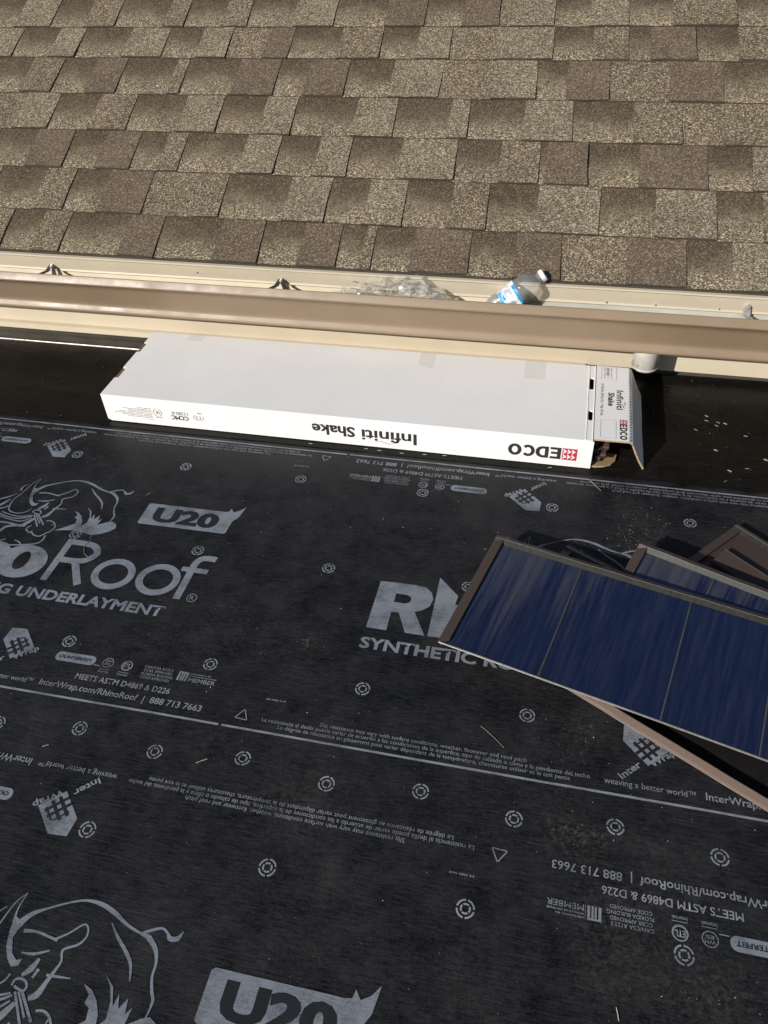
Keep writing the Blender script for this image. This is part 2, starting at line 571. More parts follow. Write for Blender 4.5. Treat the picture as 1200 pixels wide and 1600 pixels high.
def ring(cx, cy, rx, ry, w, a0=0.0, a1=360.0, n=28):
    vs, fs = [], []
    for i in range(n + 1):
        t = R(a0 + (a1 - a0) * i / n)
        vs += [(cx + rx * math.cos(t), cy + ry * math.sin(t)), (cx + (rx - w) * math.cos(t), cy + (ry - w) * math.sin(t))]
    for i in range(n):
        fs.append((2 * i, 2 * i + 1, 2 * i + 3, 2 * i + 2))
    return vs, fs

def rect(x0, x1, y0, y1):
    return [(x0, y0), (x1, y0), (x1, y1), (x0, y1)], [(0, 1, 2, 3)]

def roundrect(x0, x1, y0, y1, r, n=5):
    pts = []
    for cx, cy, a in ((x1 - r, y1 - r, 0), (x0 + r, y1 - r, 90), (x0 + r, y0 + r, 180), (x1 - r, y0 + r, 270)):
        for i in range(n + 1):
            t = R(a + 90 * i / n)
            pts.append((cx + r * math.cos(t), cy + r * math.sin(t)))
    return pts, [tuple(range(len(pts)))]

def dashes(x0, x1, y, h, rnd, gap=0.25):
    """a line of lettering too small to read, word by word"""
    out = []
    x = x0
    while x < x1 - h:
        w = min(rnd.uniform(1.6, 5.5) * h, x1 - x)
        k = x
        while k < x + w - 0.3 * h:
            out.append(rect(k, k + 0.42 * h, y + rnd.uniform(0, 0.2) * h, y + h * rnd.uniform(0.65, 1.0)))
            k += 0.62 * h
        x += w + gap * h * 2
    return out

def merge(pieces, fn=None):
    vs, fs = [], []
    for v, f in pieces:
        b = len(vs)
        vs += [fn(*p) for p in v] if fn else list(v)
        fs += [tuple(i + b for i in q) for q in f]
    return vs, fs

# traced emblem of the printed rhinoceros, millimetres on the roof plane
RHINO_STROKES = [([(-1243,1314),(-1255,1296),(-1263,1257),(-1271,1228),(-1267,1202),(-1259,1189),(-1243,1183),(-1226,1184),(-1212,1193),(-1207,1205)],[0.9,1.4,1.7,1.7,2.3,2.3,1.7,1.7,1.7,1.7]),([(-1244,1312),(-1246,1290),(-1242,1271)],[0.9,1.4,2.9]),([(-1233,1269),(-1220,1287),(-1199,1300),(-1174,1313),(-1149,1322),(-1124,1322),(-1099,1315),(-1071,1302),(-1046,1295),(-1033,1293)],[7.5,4.6,2.0,1.7,2.3,4.1,4.6,2.9,2.3,5.2]),([(-1046,1295),(-1032,1302),(-1017,1308),(-1006,1303),(-1000,1297),(-989,1299),(-984,1310)],[1.7,2.9,2.3,2.3,4.6,4.6,0.9]),([(-1033,1293),(-1015,1279),(-1006,1261),(-1004,1243),(-996,1225),(-990,1215),(-990,1199),(-992,1189)],[5.2,4.1,2.3,2.3,2.9,2.9,1.4,1.2]),([(-1095,1300),(-1077,1283),(-1054,1265),(-1041,1251),(-1033,1231)],[0.9,2.9,3.5,2.9,0.9]),([(-1167,1261),(-1151,1273),(-1135,1289),(-1126,1285),(-1123,1273),(-1130,1261),(-1146,1252),(-1148,1246),(-1143,1235),(-1146,1221),(-1150,1206),(-1155,1188),(-1165,1181)],[2.3,1.7,1.7,1.7,1.7,2.3,2.3,2.3,2.0,2.9,4.1,6.4,4.1]),([(-1220,1262),(-1200,1265),(-1177,1262),(-1163,1260)],[4.1,2.3,2.3,2.9]),([(-1207,1234),(-1187,1236),(-1167,1245)],[1.2,2.9,1.2]),([(-1190,1206),(-1181,1217),(-1176,1232)],[2.9,6.4,2.3]),([(-1173,1206),(-1170,1219)],[2.3,3.5]),([(-1155,1214),(-1140,1215),(-1118,1217)],[2.3,2.3,0.9]),([(-1197,1191),(-1196,1199),(-1189,1202),(-1180,1200),(-1175,1194),(-1177,1188),(-1185,1189),(-1193,1191)],[2.3,2.3,2.3,2.3,2.3,2.3,2.3,2.3]),([(-1188,1185),(-1157,1147)],[2.3,2.3]),([(-1183,1186),(-1157,1158)],[2.0,2.0]),([(-1179,1188),(-1145,1155)],[2.6,2.6]),([(-1301,1180),(-1276,1174),(-1250,1167),(-1224,1165),(-1204,1171),(-1189,1180)],[2.3,2.3,2.3,2.3,2.3,2.3]),([(-1294,1169),(-1271,1166),(-1238,1159),(-1207,1158),(-1188,1173)],[2.0,2.0,2.0,2.0,2.0]),([(-1274,1182),(-1248,1175),(-1219,1173),(-1193,1182)],[2.0,2.0,2.0,2.0]),([(-1279,1146),(-1259,1147),(-1234,1147),(-1201,1143),(-1190,1154),(-1180,1172)],[2.9,4.1,2.9,5.2,7.0,4.1]),([(-1245,1104),(-1239,1116),(-1233,1133),(-1213,1141),(-1187,1144)],[2.9,4.1,5.2,4.1,2.9]),([(-1173,1148),(-1179,1138),(-1175,1130),(-1164,1125),(-1161,1130)],[2.0,2.0,2.0,2.0,2.0]),([(-1161,1128),(-1150,1119),(-1134,1117),(-1125,1128),(-1116,1138),(-1113,1152),(-1123,1166),(-1135,1171),(-1146,1169)],[2.3,2.3,2.3,2.3,2.3,2.3,2.3,2.3,2.3]),([(-1122,1166),(-1124,1155)],[2.3,0.9]),([(-1121,1122),(-1119,1109),(-1127,1094),(-1157,1084),(-1188,1078),(-1215,1079),(-1236,1079)],[2.6,2.6,2.6,2.6,2.6,2.6,2.6]),([(-1227,1081),(-1220,1087),(-1208,1094)],[1.7,1.7,1.7]),([(-1186,1095),(-1172,1091),(-1164,1085)],[1.2,2.3,2.3]),([(-1274,1250),(-1290,1235),(-1307,1222),(-1316,1203)],[1.2,2.9,2.9,2.9]),([(-1294,1202),(-1287,1213),(-1279,1229)],[4.6,4.6,1.2]),([(-1304,1184),(-1287,1191),(-1274,1199),(-1272,1206)],[2.9,2.9,2.3,1.2]),([(-1273,1263),(-1274,1277),(-1264,1289)],[4.1,1.7,0.9])]
RHINO_POLYS = [[(-1245, 1280), (-1241, 1258), (-1234, 1237), (-1223, 1222), (-1212, 1213), (-1202, 1217), (-1201, 1226), (-1209, 1223), (-1220, 1230), (-1231, 1250), (-1229, 1262), (-1225, 1271)], [(-1108, 1142), (-1087, 1159), (-1071, 1173), (-1074, 1188), (-1083, 1192), (-1082, 1203), (-1096, 1215), (-1081, 1210), (-1068, 1199), (-1057, 1182), (-1054, 1167), (-1044, 1180), (-1048, 1202), (-1057, 1219), (-1071, 1233), (-1053, 1220), (-1042, 1196), (-1040, 1213), (-1033, 1195), (-1025, 1211), (-1021, 1191), (-1014, 1201), (-1016, 1178), (-996, 1191), (-985, 1195), (-971, 1188), (-966, 1175), (-975, 1163), (-992, 1151), (-1011, 1143), (-1040, 1147), (-1068, 1150)]]

# ------------------------------------------------------------------ lower roof with printed underlayment
def wrinkle(x, y):
    z = 0.0016 * noise.noise(Vector((x * 2.6, y * 4.4, 0.3))) + 0.00032 * noise.noise(Vector((x * 9.0, y * 15.0, 5.2)))
    for (ax, ay, bx, by, h, s) in RIDGES:
        dx, dy = bx - ax, by - ay
        l2 = dx * dx + dy * dy
        t = max(0.0, min(1.0, ((x - ax) * dx + (y - ay) * dy) / l2))
        d2 = (x - ax - t * dx) ** 2 + (y - ay - t * dy) ** 2
        if d2 < 0.01:
            z += 1.9 * h * math.exp(-d2 / (2 * s * s)) * math.sin(math.pi * min(1, max(0, t * 0.9 + 0.05)))
    return z
RIDGES = [(-0.55, 0.655, -0.25, 0.615, 0.0012, 0.010), (-0.36, 0.665, -0.16, 0.660, 0.0010, 0.008), (-0.9, 0.70, -0.62, 0.63, 0.0009, 0.011),
          (0.05, 0.66, 0.28, 0.645, 0.0013, 0.009), (0.12, 0.470, 0.30, 0.462, 0.0008, 0.016), (-0.35, 0.95, -0.20, 1.30, 0.0007, 0.014),
          (-0.62, 1.30, -0.30, 1.22, 0.0007, 0.013), (-0.1, 0.55, 0.06, 0.40, 0.0010, 0.012), (0.0, 0.44, 0.30, 0.43, 0.0010, 0.014),
          (0.31, 1.86, 0.44, 1.80, 0.0012, 0.007), (0.44, 1.80, 0.60, 1.735, 0.0012, 0.007), (0.41, 1.81, 0.53, 1.66, 0.0011, 0.009),
          (0.24, 1.625, 0.65, 1.622, 0.0012, 0.006), (-1.6, 1.70, -1.2, 1.69, 0.0010, 0.008)]

LAP2, LAP3 = 0.607, 1.556
def z1(x, y):
    return 0.0010 + wrinkle(x, y)
def z2(x, y):
    return 0.0016 + wrinkle(x, y) + 0.0018 * math.exp(-max(0.0, y - LAP2) / 0.02)
def z3(x, y):
    return 0.0040 + wrinkle(x, y)

DUST = [(0.10, 0.631, 0.022, 0.9), (0.148, 0.632, 0.018, 0.8), (0.118, 0.64, 0.03, 0.6), (0.222, 0.649, 0.02, 0.4), (0.183, 0.505, 0.05, 0.55), (0.16, 0.52, 0.03, 0.5),
        (0.344, 0.455, 0.03, 0.75), (0.291, 0.435, 0.045, 0.6), (0.162, 0.433, 0.03, 0.45), (0.24, 0.47, 0.06, 0.35), (-0.30, 0.615, 0.05, 0.4), (-0.36, 0.60, 0.03, 0.45),
        (-0.42, 0.93, 0.011, 1.3), (-0.55, 0.68, 0.08, 0.25), (0.22, 1.345, 0.04, 0.55), (0.25, 1.39, 0.035, 0.5), (0.21, 1.43, 0.03, 0.45), (0.10, 0.80, 0.05, 0.35),
        (0.13, 0.835, 0.02, 0.6), (-0.14, 0.97, 0.05, 0.2), (-0.33, 1.42, 0.04, 0.25), (-0.05, 0.655, 0.08, 0.3), (0.30, 0.63, 0.06, 0.35), (-0.62, 0.90, 0.09, 0.25),
        (-0.46, 1.45, 0.03, 0.3), (0.42, 1.81, 0.06, 0.3), (0.36, 1.95, 0.06, 0.35), (-0.3, 0.45, 0.1, 0.2), (0.0, 0.36, 0.1, 0.25), (-0.75, 0.84, 0.10, 0.22)]
def dust(x, y):
    d = 0.03 + 0.09 * noise.noise(Vector((x * 4, y * 4, 9)))
    for (cx, cy, s, a) in DUST:
        r2 = ((x - cx) ** 2 + (y - cy) ** 2) / (2 * s * s)
        if r2 < 9:
            d += 0.55 * a * math.exp(-r2)
    return max(0, min(1, d))

def sheet(name, x0, x1, y0, y1, zf, mat, parent, step=0.011, near_wob=0.0015):
    nx, ny = int((x1 - x0) / step), int((y1 - y0) / step)
    vs, fs, dv = [], [], []
    for j in range(ny + 1):
        for i in range(nx + 1):
            x = x0 + (x1 - x0) * i / nx
            y = y0 + (y1 - y0) * j / ny
            if j == 0:
                y += near_wob * noise.noise(Vector((x * 7, y0, 0.5)))
            vs.append((x, y, zf(x, y)))
            dv.append(dust(x, y))
    w = nx + 1
    for j in range(ny):
        for i in range(nx):
            fs.append((j * w + i, j * w + i + 1, (j + 1) * w + i + 1, (j + 1) * w + i))
    b = len(vs)
    for i in range(nx + 1):           # turned down lap edge
        x, y, z = vs[i]
        vs += [(x, y, z), (x, y + 0.0003, z - 0.0020)]
        dv += [0.1, 0.1]
    for i in range(nx):
        fs.append((b + 2 * i, b + 2 * i + 1, b + 2 * i + 3, b + 2 * i + 2))
    o = mesh(name, vs, fs, mat, parent, smooth=True)
    a = o.data.attributes.new('dust', 'FLOAT', 'POINT')
    a.data.foreach_set('value', dv)
    return o

roof = mesh('lower_roof', [(-4, -2.2, -0.02), (4, -2.2, -0.02), (4, 2.3, -0.02), (-4, 2.3, -0.02), (-4, -2.2, -0.3), (4, -2.2, -0.3), (4, 2.3, -0.3), (-4, 2.3, -0.3)],
            [(0, 1, 2, 3), (4, 7, 6, 5), (0, 4, 5, 1), (1, 5, 6, 2), (2, 6, 7, 3), (3, 7, 4, 0)], M['deck'])
roof['kind'] = 'structure'
lower_sheet = sheet('underlayment_sheet', -2.4, 2.0, -0.36, 0.64, z1, M['membrane'], roof)
lower_sheet['label'] = 'near strip of printed black roof underlayment'
mid_sheet = sheet('underlayment_sheet', -2.4, 2.0, LAP2, 1.60, z2, M['membrane'], roof)
mid_sheet['label'] = 'middle strip of printed black roof underlayment lapped over the near strip'
far_sheet = sheet('membrane_sheet', -2.4, 2.0, LAP3, 2.10, z3, M['membrane_plain'], roof, near_wob=0.002)
far_sheet['label'] = 'smooth unprinted black membrane under the carton'
back_sheet = sheet('underlayment_sheet', -2.4, 2.0, -1.32, -0.33, z1, M['membrane'], roof, step=0.05)

def put_print(name, pieces, zf, mat, parent, tr=None, lift=0.0007, maxlen=0.011):
    vs, fs = merge(pieces, tr)
    me = bpy.data.meshes.new(name)
    me.from_pydata([(x, y, 0) for x, y in vs], [], fs)
    bm = bmesh.new()
    bm.from_mesh(me)
    for _ in range(6):
        es = [e for e in bm.edges if e.calc_length() > maxlen]
        if not es:
            break
        bmesh.ops.subdivide_edges(bm, edges=es, cuts=1)
        bmesh.ops.triangulate(bm, faces=[f for f in bm.faces if len(f.verts) > 4])
    for f in bm.faces:
        if f.normal.z < 0:
            f.normal_flip()
    for v in bm.verts:
        v.co.z = zf(v.co.x, v.co.y) + lift
    bm.to_mesh(me)
    bm.free()
    me.polygons.foreach_set('use_smooth', [True] * len(me.polygons))
    return link(name, me, mat, parent)

PER = 1.2375
YL, YF = 0.7188, 1.5406
rnd = random.Random(5)

def hexlogo():
    """lettered cube emblem, in strip coordinates"""
    h = [(-0.131, 0.136), (-0.098, 0.138), (-0.056, 0.096), (-0.091, 0.062), (-0.133, 0.104)]
    solid = [poly(h)]
    gaps = []
    c = math.sqrt(0.5)
    ox, oy = -0.0925, 0.0665          # lower corner of the weave
    def iso(a, b):
        return (ox + (a - b) * c, oy + (a + b) * c)
    def bar(a0, a1, b0, b1):
        return [iso(a0, b0), iso(a1, b0), iso(a1, b1), iso(a0, b1)], [(0, 1, 2, 3)]
    for k in (0.008, 0.021):
        gaps.append(bar(k, k + 0.0055, 0.0, 0.042))
        gaps.append(bar(-0.002, 0.040, k, k + 0.0055))
    gaps.append(bar(0.0345, 0.0375, 0.006, 0.034))
    gaps.append(bar(0.006, 0.034, 0.0345, 0.0375))
    txt = [word('Wrap', -0.083, 0.060, 0.052, 0.0125, 0.02, R(40)), word('Inter', -0.134, 0.028, 0.046, 0.0125, 0.02, R(44))]
    return solid, gaps, txt

def strip_items():
    big, thin, gaps = [], [], []
    s, g, t = hexlogo()
    big += s
    gaps += g
    thin += t
    thin.append(word('weaving a better world\u2122', -0.164, 0.0165, 0.148, 0.0105))
    thin.append(word('InterWrap.com/RhinoRoof  |  888 713 7663', 0.0, 0.0165, 0.339, 0.0135, 0.012))
    thin.append(word('MEETS ASTM D4869 & D226', 0.064, 0.042, 0.200, 0.0125, 0.012))
    big.append(roundrect(-0.002, 0.086, 0.0765, 0.0985, 0.0105))
    gaps.append(word('OUNTERFEIT', 0.006, 0.0835, 0.072, 0.0075, 0.02))
    thin.append(rect(0.086, 0.100, 0.0785, 0.080))
    for u in (0.113, 0.154):
        thin.append(ring(u, 0.0890, 0.0116, 0.0116, 0.0015))
        thin.append(word('Intertek', u - 0.011, 0.0650, 0.022, 0.0055))
        thin.append(rect(u - 0.011, u + 0.011, 0.0723, 0.0733))
    thin.append(word('WH', 0.1055, 0.0905, 0.015, 0.005, 0.02))
    thin.append(word('ES', 0.1075, 0.0835, 0.011, 0.005, 0.02))
    thin.append(ring(0.154, 0.0895, 0.0102, 0.0102, 0.0009))
    thin.append(word('ETL', 0.1465, 0.0850, 0.015, 0.0095, 0.02))
    for k, b in enumerate(('CAN/CSA A123.3', 'CCRR APPROVED', 'FLORIDA BUILDING', 'CODE APPROVED')):
        thin.append(word(b, 0.190 + 0.002 * (k % 2), 0.092 - k * 0.0083, 0.060 if k != 2 else 0.066, 0.0058))
    thin += [rect(0.264, 0.268, 0.076, 0.097), rect(0.2705, 0.2735, 0.076, 0.094), rect(0.275, 0.278, 0.076, 0.094), rect(0.280, 0.284, 0.076, 0.097), rect(0.264, 0.284, 0.094, 0.097), rect(0.2865, 0.2872, 0.076, 0.097)]
    thin.append(word('MEMBER', 0.289, 0.0765, 0.054, 0.009, 0.01))
    thin += dashes(0.289, 0.343, 0.088, 0.0035, rnd) + dashes(0.289, 0.330, 0.0935, 0.003, rnd)
    for a in (90, 210, 330):
        p0 = (0.420 + 0.0125 * math.cos(R(a)), 0.024 + 0.0125 * math.sin(R(a)))
        p1 = (0.420 + 0.0125 * math.cos(R(a + 112)), 0.024 + 0.0125 * math.sin(R(a + 112)))
        thin.append(straight([p0, p1], 0.0018))
    thin += dashes(0.453, 0.491, 0.066, 0.004, rnd)
    warn = [word('Slip resistance may vary with surface conditions, weather, footwear and roof pitch', 0.568, 0.0295, 0.374, 0.0078),
            word('La resistencia al desliz puede variar de acuerdo a las condiciones de la superfice, tipo de calzado o clima y la pendiente del techo', 0.459, 0.0195, 0.591, 0.0078),
            word('Le d\u00e9gr\u00e9e de r\u00e9sistance au glissement peut variar d\u00e9pendant de la temp\u00e9rature, chaussures utiliser et le toit pente', 0.493, 0.0095, 0.524, 0.0078)]
    return big, thin, gaps, warn
STRIP = strip_items()

def lay_strip(parent, zf, fn, reps, hide=lambda x, y: False):
    names = ('printed_emblem', 'printed_lettering', 'printed_knockout', 'printed_warning_text')
    mats = (M['ink'], M['ink_thin'], M['ink_gap'], M['ink_thin'])
    lifts = (0.0006, 0.0008, 0.0010, 0.0008)
    for k in reps:
        for nm, items, mt, lf in zip(names, STRIP, mats, lifts):
            keep = []
            for vs, fs in items:
                vv = [fn(x + k * PER, y) for x, y in vs]
                if not any(hide(*p) for p in vv):
                    keep.append((vv, fs))
            if keep:
                put_print(nm, keep, zf, mt, parent, lift=lf)

# middle strip: right way up along its near edge, upside down along its far edge
lay_strip(mid_sheet, z2, lambda u, v: (-0.909 + u, YL + v), (-1, 0, 1))
lay_strip(mid_sheet, z2, lambda u, v: (-0.124 - u, YF - v), (-2, -1, 0, 1), hide=lambda x, y: y > LAP3 - 0.004)
# near strip: its far edge lettering shows below the lap
SX = lambda x: -0.34 + 1.022 * (x + 0.541 + 0.34)
SY = lambda y: y - 0.938
lay_strip(lower_sheet, z1, lambda u, v: (SX(-0.124 - u), SY(YF - v) + 0.001), (-1, 0, 1), hide=lambda x, y: y > LAP2 - 0.003)

def edge_line(y, zf, parent, gap_x, x0=-2.3, x1=1.9):
    segs = []
    cuts = sorted(g + k * PER for g in gap_x for k in (-2, -1, 0, 1, 2))
    x = x0
    for c in cuts + [x1]:
        if c > x0 and x < x1:
            e = min(c - 0.003, x1)
            if e > x:
                segs.append(rect(x, e, y - 0.0022, y + 0.0022))
            x = c + 0.003
    put_print('printed_edge_line', segs, zf, M['ink_thin'], parent, lift=0.0007, maxlen=0.03)
edge_line(YL - 0.002, z2, mid_sheet, [-0.523])
edge_line(YF - 0.001, z2, mid_sheet, [-0.49])

# nail targets
def nail_mark(r=0.0145):
    out = []
    for q in range(4):
        out.append(ring(0, 0, r, r, 0.0028, q * 90 + 7, q * 90 + 83, 7))
        out.append(ring(0, 0, r * 0.58, r * 0.58, 0.0028, q * 90 + 53, q * 90 + 127, 4))
    return out
def marks(pts, zf, parent):
    for x, y in pts:
        a = rnd.uniform(-0.2, 0.2)
        put_print('printed_nail_mark', nail_mark(), zf, M['ink_thin'], parent, tr=lambda u, v: (x + u * math.cos(a) - v * math.sin(a), y + u * math.sin(a) + v * math.cos(a)), lift=0.0008)
MK = []
for k in range(-5, 8):
    MK += [(-0.274 + k * PER / 4, 1.422), (-0.432 + k * PER / 4, 1.138), (-0.283 + k * PER / 4, 0.843)]
LOWM = []
for k in range(-4, 6):
    LOWM += [(-0.298 + k * 0.320, 0.641), (-0.137 + k * 0.320, 0.659)]
marks([p for p in MK if -1.9 < p[0] < 1.0], z2, mid_sheet)
marks([p for p in LOWM if -1.4 < p[0] < 0.9], z2, mid_sheet)
marks([(SX(-0.274 + k * PER / 4), SY(1.422) + 0.001) for k in range(-5, 4)], z1, lower_sheet)

# brand block: wordmark, badge, emblem
def brand():
    big, gaps = [], []
    mm = lambda pts: [(a / 1000, b / 1000) for a, b in pts]
    # heavy R with the horn-shaped h, then i n o
    Rb = mm([(-310, 1121), (-234, 1123), (-210, 1120), (-196, 1108), (-190, 1090), (-194, 1069), (-208, 1055), (-222, 1049), (-191, 991), (-231, 991), (-254, 1041), (-270, 1041), (-270, 991), (-312, 991)])
    Rc = mm([(-270, 1092), (-245, 1092), (-236, 1086), (-236, 1074), (-245, 1068), (-270, 1068)])
    big.append(poly(Rb, [Rc[::-1]]))
    big.append(poly(mm([(-186, 1154), (-140, 1108), (-143, 1083), (-112, 1085), (-84, 1070), (-80, 991), (-118, 991), (-119, 1050), (-143, 1053), (-147, 991), (-185, 991)])))
    big.append(poly(mm([(-66, 1085), (-29, 1085), (-29, 991), (-66, 991)])))
    big.append(poly(mm([(-66, 1125), (-29, 1125), (-29, 1097), (-66, 1097)])))
    big.append(poly(mm([(-14, 1085), (22, 1085), (40, 1083), (60, 1068), (62, 991), (25, 991), (24, 1050), (22, 991), (-14, 991)])))
    o_out = [(0.1070 + 0.060 * math.cos(R(a)), 1.0355 + 0.051 * math.sin(R(a))) for a in range(0, 360, 12)]
    o_in = [(0.1060 + 0.0175 * math.cos(R(a)), 1.0375 + 0.0285 * math.sin(R(a))) for a in range(360, 0, -20)]
    big.append(poly(o_out, [o_in]))
    # light R o o f
    X = PER
    lw = 0.0165
    big.append(straight([(-1.050 + X, 0.999), (-1.050 + X, 1.113)], lw))
    bowl = [(-1.050 + X, 1.1135), (-1.010 + X, 1.1135), (-0.984 + X, 1.108), (-0.968 + X, 1.087), (-0.984 + X, 1.064), (-1.010 + X, 1.057), (-1.050 + X, 1.057)]
    big.append(ribbon(bowl, lw))
    big.append(straight([(-1.004 + X, 1.052), (-0.970 + X, 0.998)], lw))
    big.append(ring(-0.901 + X, 1.0355, 0.0500, 0.0465, lw, n=36))
    big.append(ring(-0.794 + X, 1.0375, 0.0500, 0.0470, lw, n=36))
    big.append(ribbon([(-0.731 + X, 0.991), (-0.731 + X, 1.05), (-0.731 + X, 1.095), (-0.722 + X, 1.114), (-0.704 + X, 1.118), (-0.688 + X, 1.117)], lw))
    big.append(straight([(-0.748 + X, 1.078), (-0.700 + X, 1.078)], lw * 0.85))
    big.append(ring(-0.698 + X, 1.000, 0.0115, 0.0115, 0.0018))
    big.append(word('R', -0.7025 + X, 0.9945, 0.009, 0.011))
    big.append(word('SYNTHETIC ROOFING UNDERLAYMENT', -0.315, 0.938, 0.810, 0.0285, 0.034))
    # badge with a horn at its corner
    b = mm([(-919, 1201), (-704, 1201), (-700, 1204), (-699, 1243), (-688, 1262), (-682, 1300), (-694, 1284), (-707, 1276), (-716, 1288), (-719, 1276), (-730, 1274), (-919, 1274), (-924, 1270), (-924, 1205)])
    badge = [poly([(x + X, y) for x, y in b])]
    gaps.append(word('U20', -0.897 + X, 1.2125, 0.166, 0.050, 0.052))
    em = [ribbon([(a / 1000 + X, c / 1000) for a, c in pts], [w / 1000 * 1.55 for w in ws]) for pts, ws in RHINO_STROKES]
    em += [poly([(a / 1000 + X, c / 1000) for a, c in p]) for p in RHINO_POLYS]
    return big, badge, em, gaps
BIG, BADGE, EMB, BGAP = brand()
for k in (-1, 0, 1):
    t2 = lambda x, y: (x + k * PER, y)
    put_print('printed_wordmark', BIG, z2, M['ink'], mid_sheet, t2)
    put_print('printed_badge', BADGE, z2, M['ink'], mid_sheet, t2)
    put_print('printed_badge_number', BGAP, z2, M['ink_gap'], mid_sheet, t2, lift=0.001)
    put_print('printed_rhinoceros', EMB, z2, M['ink'], mid_sheet, t2, lift=0.0007)
for k in (-1, 0):
    t1 = lambda x, y: (SX(x + k * PER), SY(y) - 0.004)
    put_print('printed_wordmark', BIG, z1, M['ink'], lower_sheet, t1)
    put_print('printed_badge', BADGE, z1, M['ink'], lower_sheet, t1)
    put_print('printed_badge_number', BGAP, z1, M['ink_gap'], lower_sheet, t1, lift=0.001)
    put_print('printed_rhinoceros', EMB, z1, M['ink'], lower_sheet, t1, lift=0.0007)

# staples driven into the membrane
stm = MB()
stm.box(-0.0048, 0.0048, -0.00045, 0.00045, -0.003, 0.0008)
st_me = None
for (x, y, a) in [(0.412, 1.854, -30), (0.410, 1.832, -20), (0.439, 1.828, -35), (0.433, 1.812, -33), (0.456, 1.826, -30), (0.380, 1.786, -35), (0.422, 1.705, -28), (0.500, 1.775, -10), (0.4475, 1.624, -25),
                  (0.49, 1.642, 5), (0.435, 1.585, 40), (0.538, 1.685, -28), (-0.450, 1.568, 8), (-0.414, 1.566, 5), (-0.355, 1.564, 0), (-0.296, 1.568, 3), (-0.2455, 1.572, 5), (-0.60, 1.566, 4), (0.02, 1.567, 12)]:
    if st_me is None:
        s = stm.build('staple', M['steel'], far_sheet)
        st_me = s.data
    else:
        s = bpy.data.objects.new('staple', st_me)
        COL.objects.link(s)
        s.parent = far_sheet
    s.location = (x, y, z3(x, y) + 0.0004)
    s.rotation_euler = (0, 0, R(a))

# ground far below the eaves
g = mesh('ground', [(-400, -400, -3.2), (400, -400, -3.2), (400, 400, -3.2), (-400, 400, -3.2)], [(0, 1, 2, 3)], M['ground'])
g['kind'] = 'structure'

# ------------------------------------------------------------------ house wall behind the gutter
YW = 2.03
wall = thing('house_wall', 'low strip of cream lap siding between the gutter and the black roof', 'wall', (0, YW, 0))
off = (0, YW, 0)
b = MB()
b.strip([(YW + 0.012, 0.0262), (YW, 0.0262), (YW, 0.0262), (YW + 0.004, 0.118)], -3, 2, 40, 0.0006)
b.build('siding_board', M['cream'], wall, off=off)
b = MB()
b.strip([(YW + 0.012, 0.118), (YW - 0.002, 0.118), (YW + 0.004, 0.232)], -3, 2, 1)
b.build('siding_board', M['cream'], wall, off=off)
b = MB()
b.box(-3, 2, YW + 0.02, YW + 0.08, -0.02, 0.30)
b.build('sheathing', M['deck'], wall, off=off)
b = MB()
b.strip([(YW - 0.001, 0.0300), (YW - 0.014, 0.0300), (YW - 0.0175, 0.0290), (YW - 0.0175, 0.0272), (YW - 0.0145, 0.0260), (YW - 0.0165, 0.0065), (YW - 0.006, 0.0060)], -3, 0.09, 60, 0.0008)
b.build('starter_trim', M['cream'], wall, off=off)
b = MB()
b.strip([(YW - 0.002, 0.014), (YW - 0.008, 0.0105), (YW - 0.022, 0.0090), (1.960, 0.0068), (1.9475, 0.0062)], -3, 0.09, 60, 0.0006)
fl = b.build('apron_flashing', M['flash_brown'], wall, off=off)
b = MB()
b.strip([(1.9488, 0.0064), (1.9482, 0.0074), (1.9468, 0.0074), (1.9462, 0.0060), (1.9464, 0.0040)], -3, 0.09, 60, 0.0006)
b.build('hem', M['bare_edge'], fl, off=off)

# ------------------------------------------------------------------ shingle roof above the gutter
PIT = R(25)
YE, ZE = 2.0, 0.281
def RP(x, t, h):
    return (x, YE + t * math.cos(PIT) - h * math.sin(PIT), ZE + t * math.sin(PIT) + h * math.cos(PIT))
sroof = thing('shingle_roof', 'brown laminated shingle roof rising behind the gutter', 'roof', (0, YE, ZE))
soff = (0, YE, ZE)
b = MB()
vs = [RP(-3, 0.016, -0.002), RP(2, 0.016, -0.002), RP(2, 3.2, -0.002), RP(-3, 3.2, -0.002), RP(-3, 0.016, -0.014), RP(2, 0.016, -0.014), RP(2, 3.2, -0.014), RP(-3, 3.2, -0.014)]
b.add(vs, [(0, 1, 2, 3), (4, 7, 6, 5), (0, 4, 5, 1), (1, 5, 6, 2), (2, 6, 7, 3), (3, 7, 4, 0)])
b.build('roof_deck', M['asphalt_edge'], sroof, off=soff)

CT = [0.006, 0.164, 0.338, 0.503, 0.669, 0.839, 0.990, 1.150, 1.315, 1.48]
DK = [[-2.49, -2.17, -1.96, -1.691, -1.492, -1.18, -0.861, -0.629, -0.528, -0.257, -0.01, 0.31, 0.60, 0.86],
      [-2.42, -2.10, -1.81, -1.536, -1.27, -1.022, -0.697, -0.467, -0.229, 0.077, 0.382, 0.66, 0.92],
      [-2.50, -2.19, -1.88, -1.602, -1.367, -1.205, -0.894, -0.665, -0.345, -0.103, 0.035, 0.355, 0.64, 0.9],
      [-2.31, -2.01, -1.717, -1.433, -1.126, -0.878, -0.554, -0.329, -0.023, 0.283, 0.57, 0.85],
      [-2.36, -2.05, -1.766, -1.526, -1.297, -0.975, -0.742, -0.44, -0.145, 0.069, 0.389, 0.7, 0.93],
      [-2.56, -2.25, -1.981, -1.736, -1.413, -1.18, -0.965, -0.658, -0.431, -0.112, 0.116, 0.312, 0.6, 0.9],
      [-2.48, -2.18, -1.885, -1.635, -1.375, -1.144, -0.84, -0.535, -0.292, -0.121, 0.106, 0.423, 0.7, 0.95]]
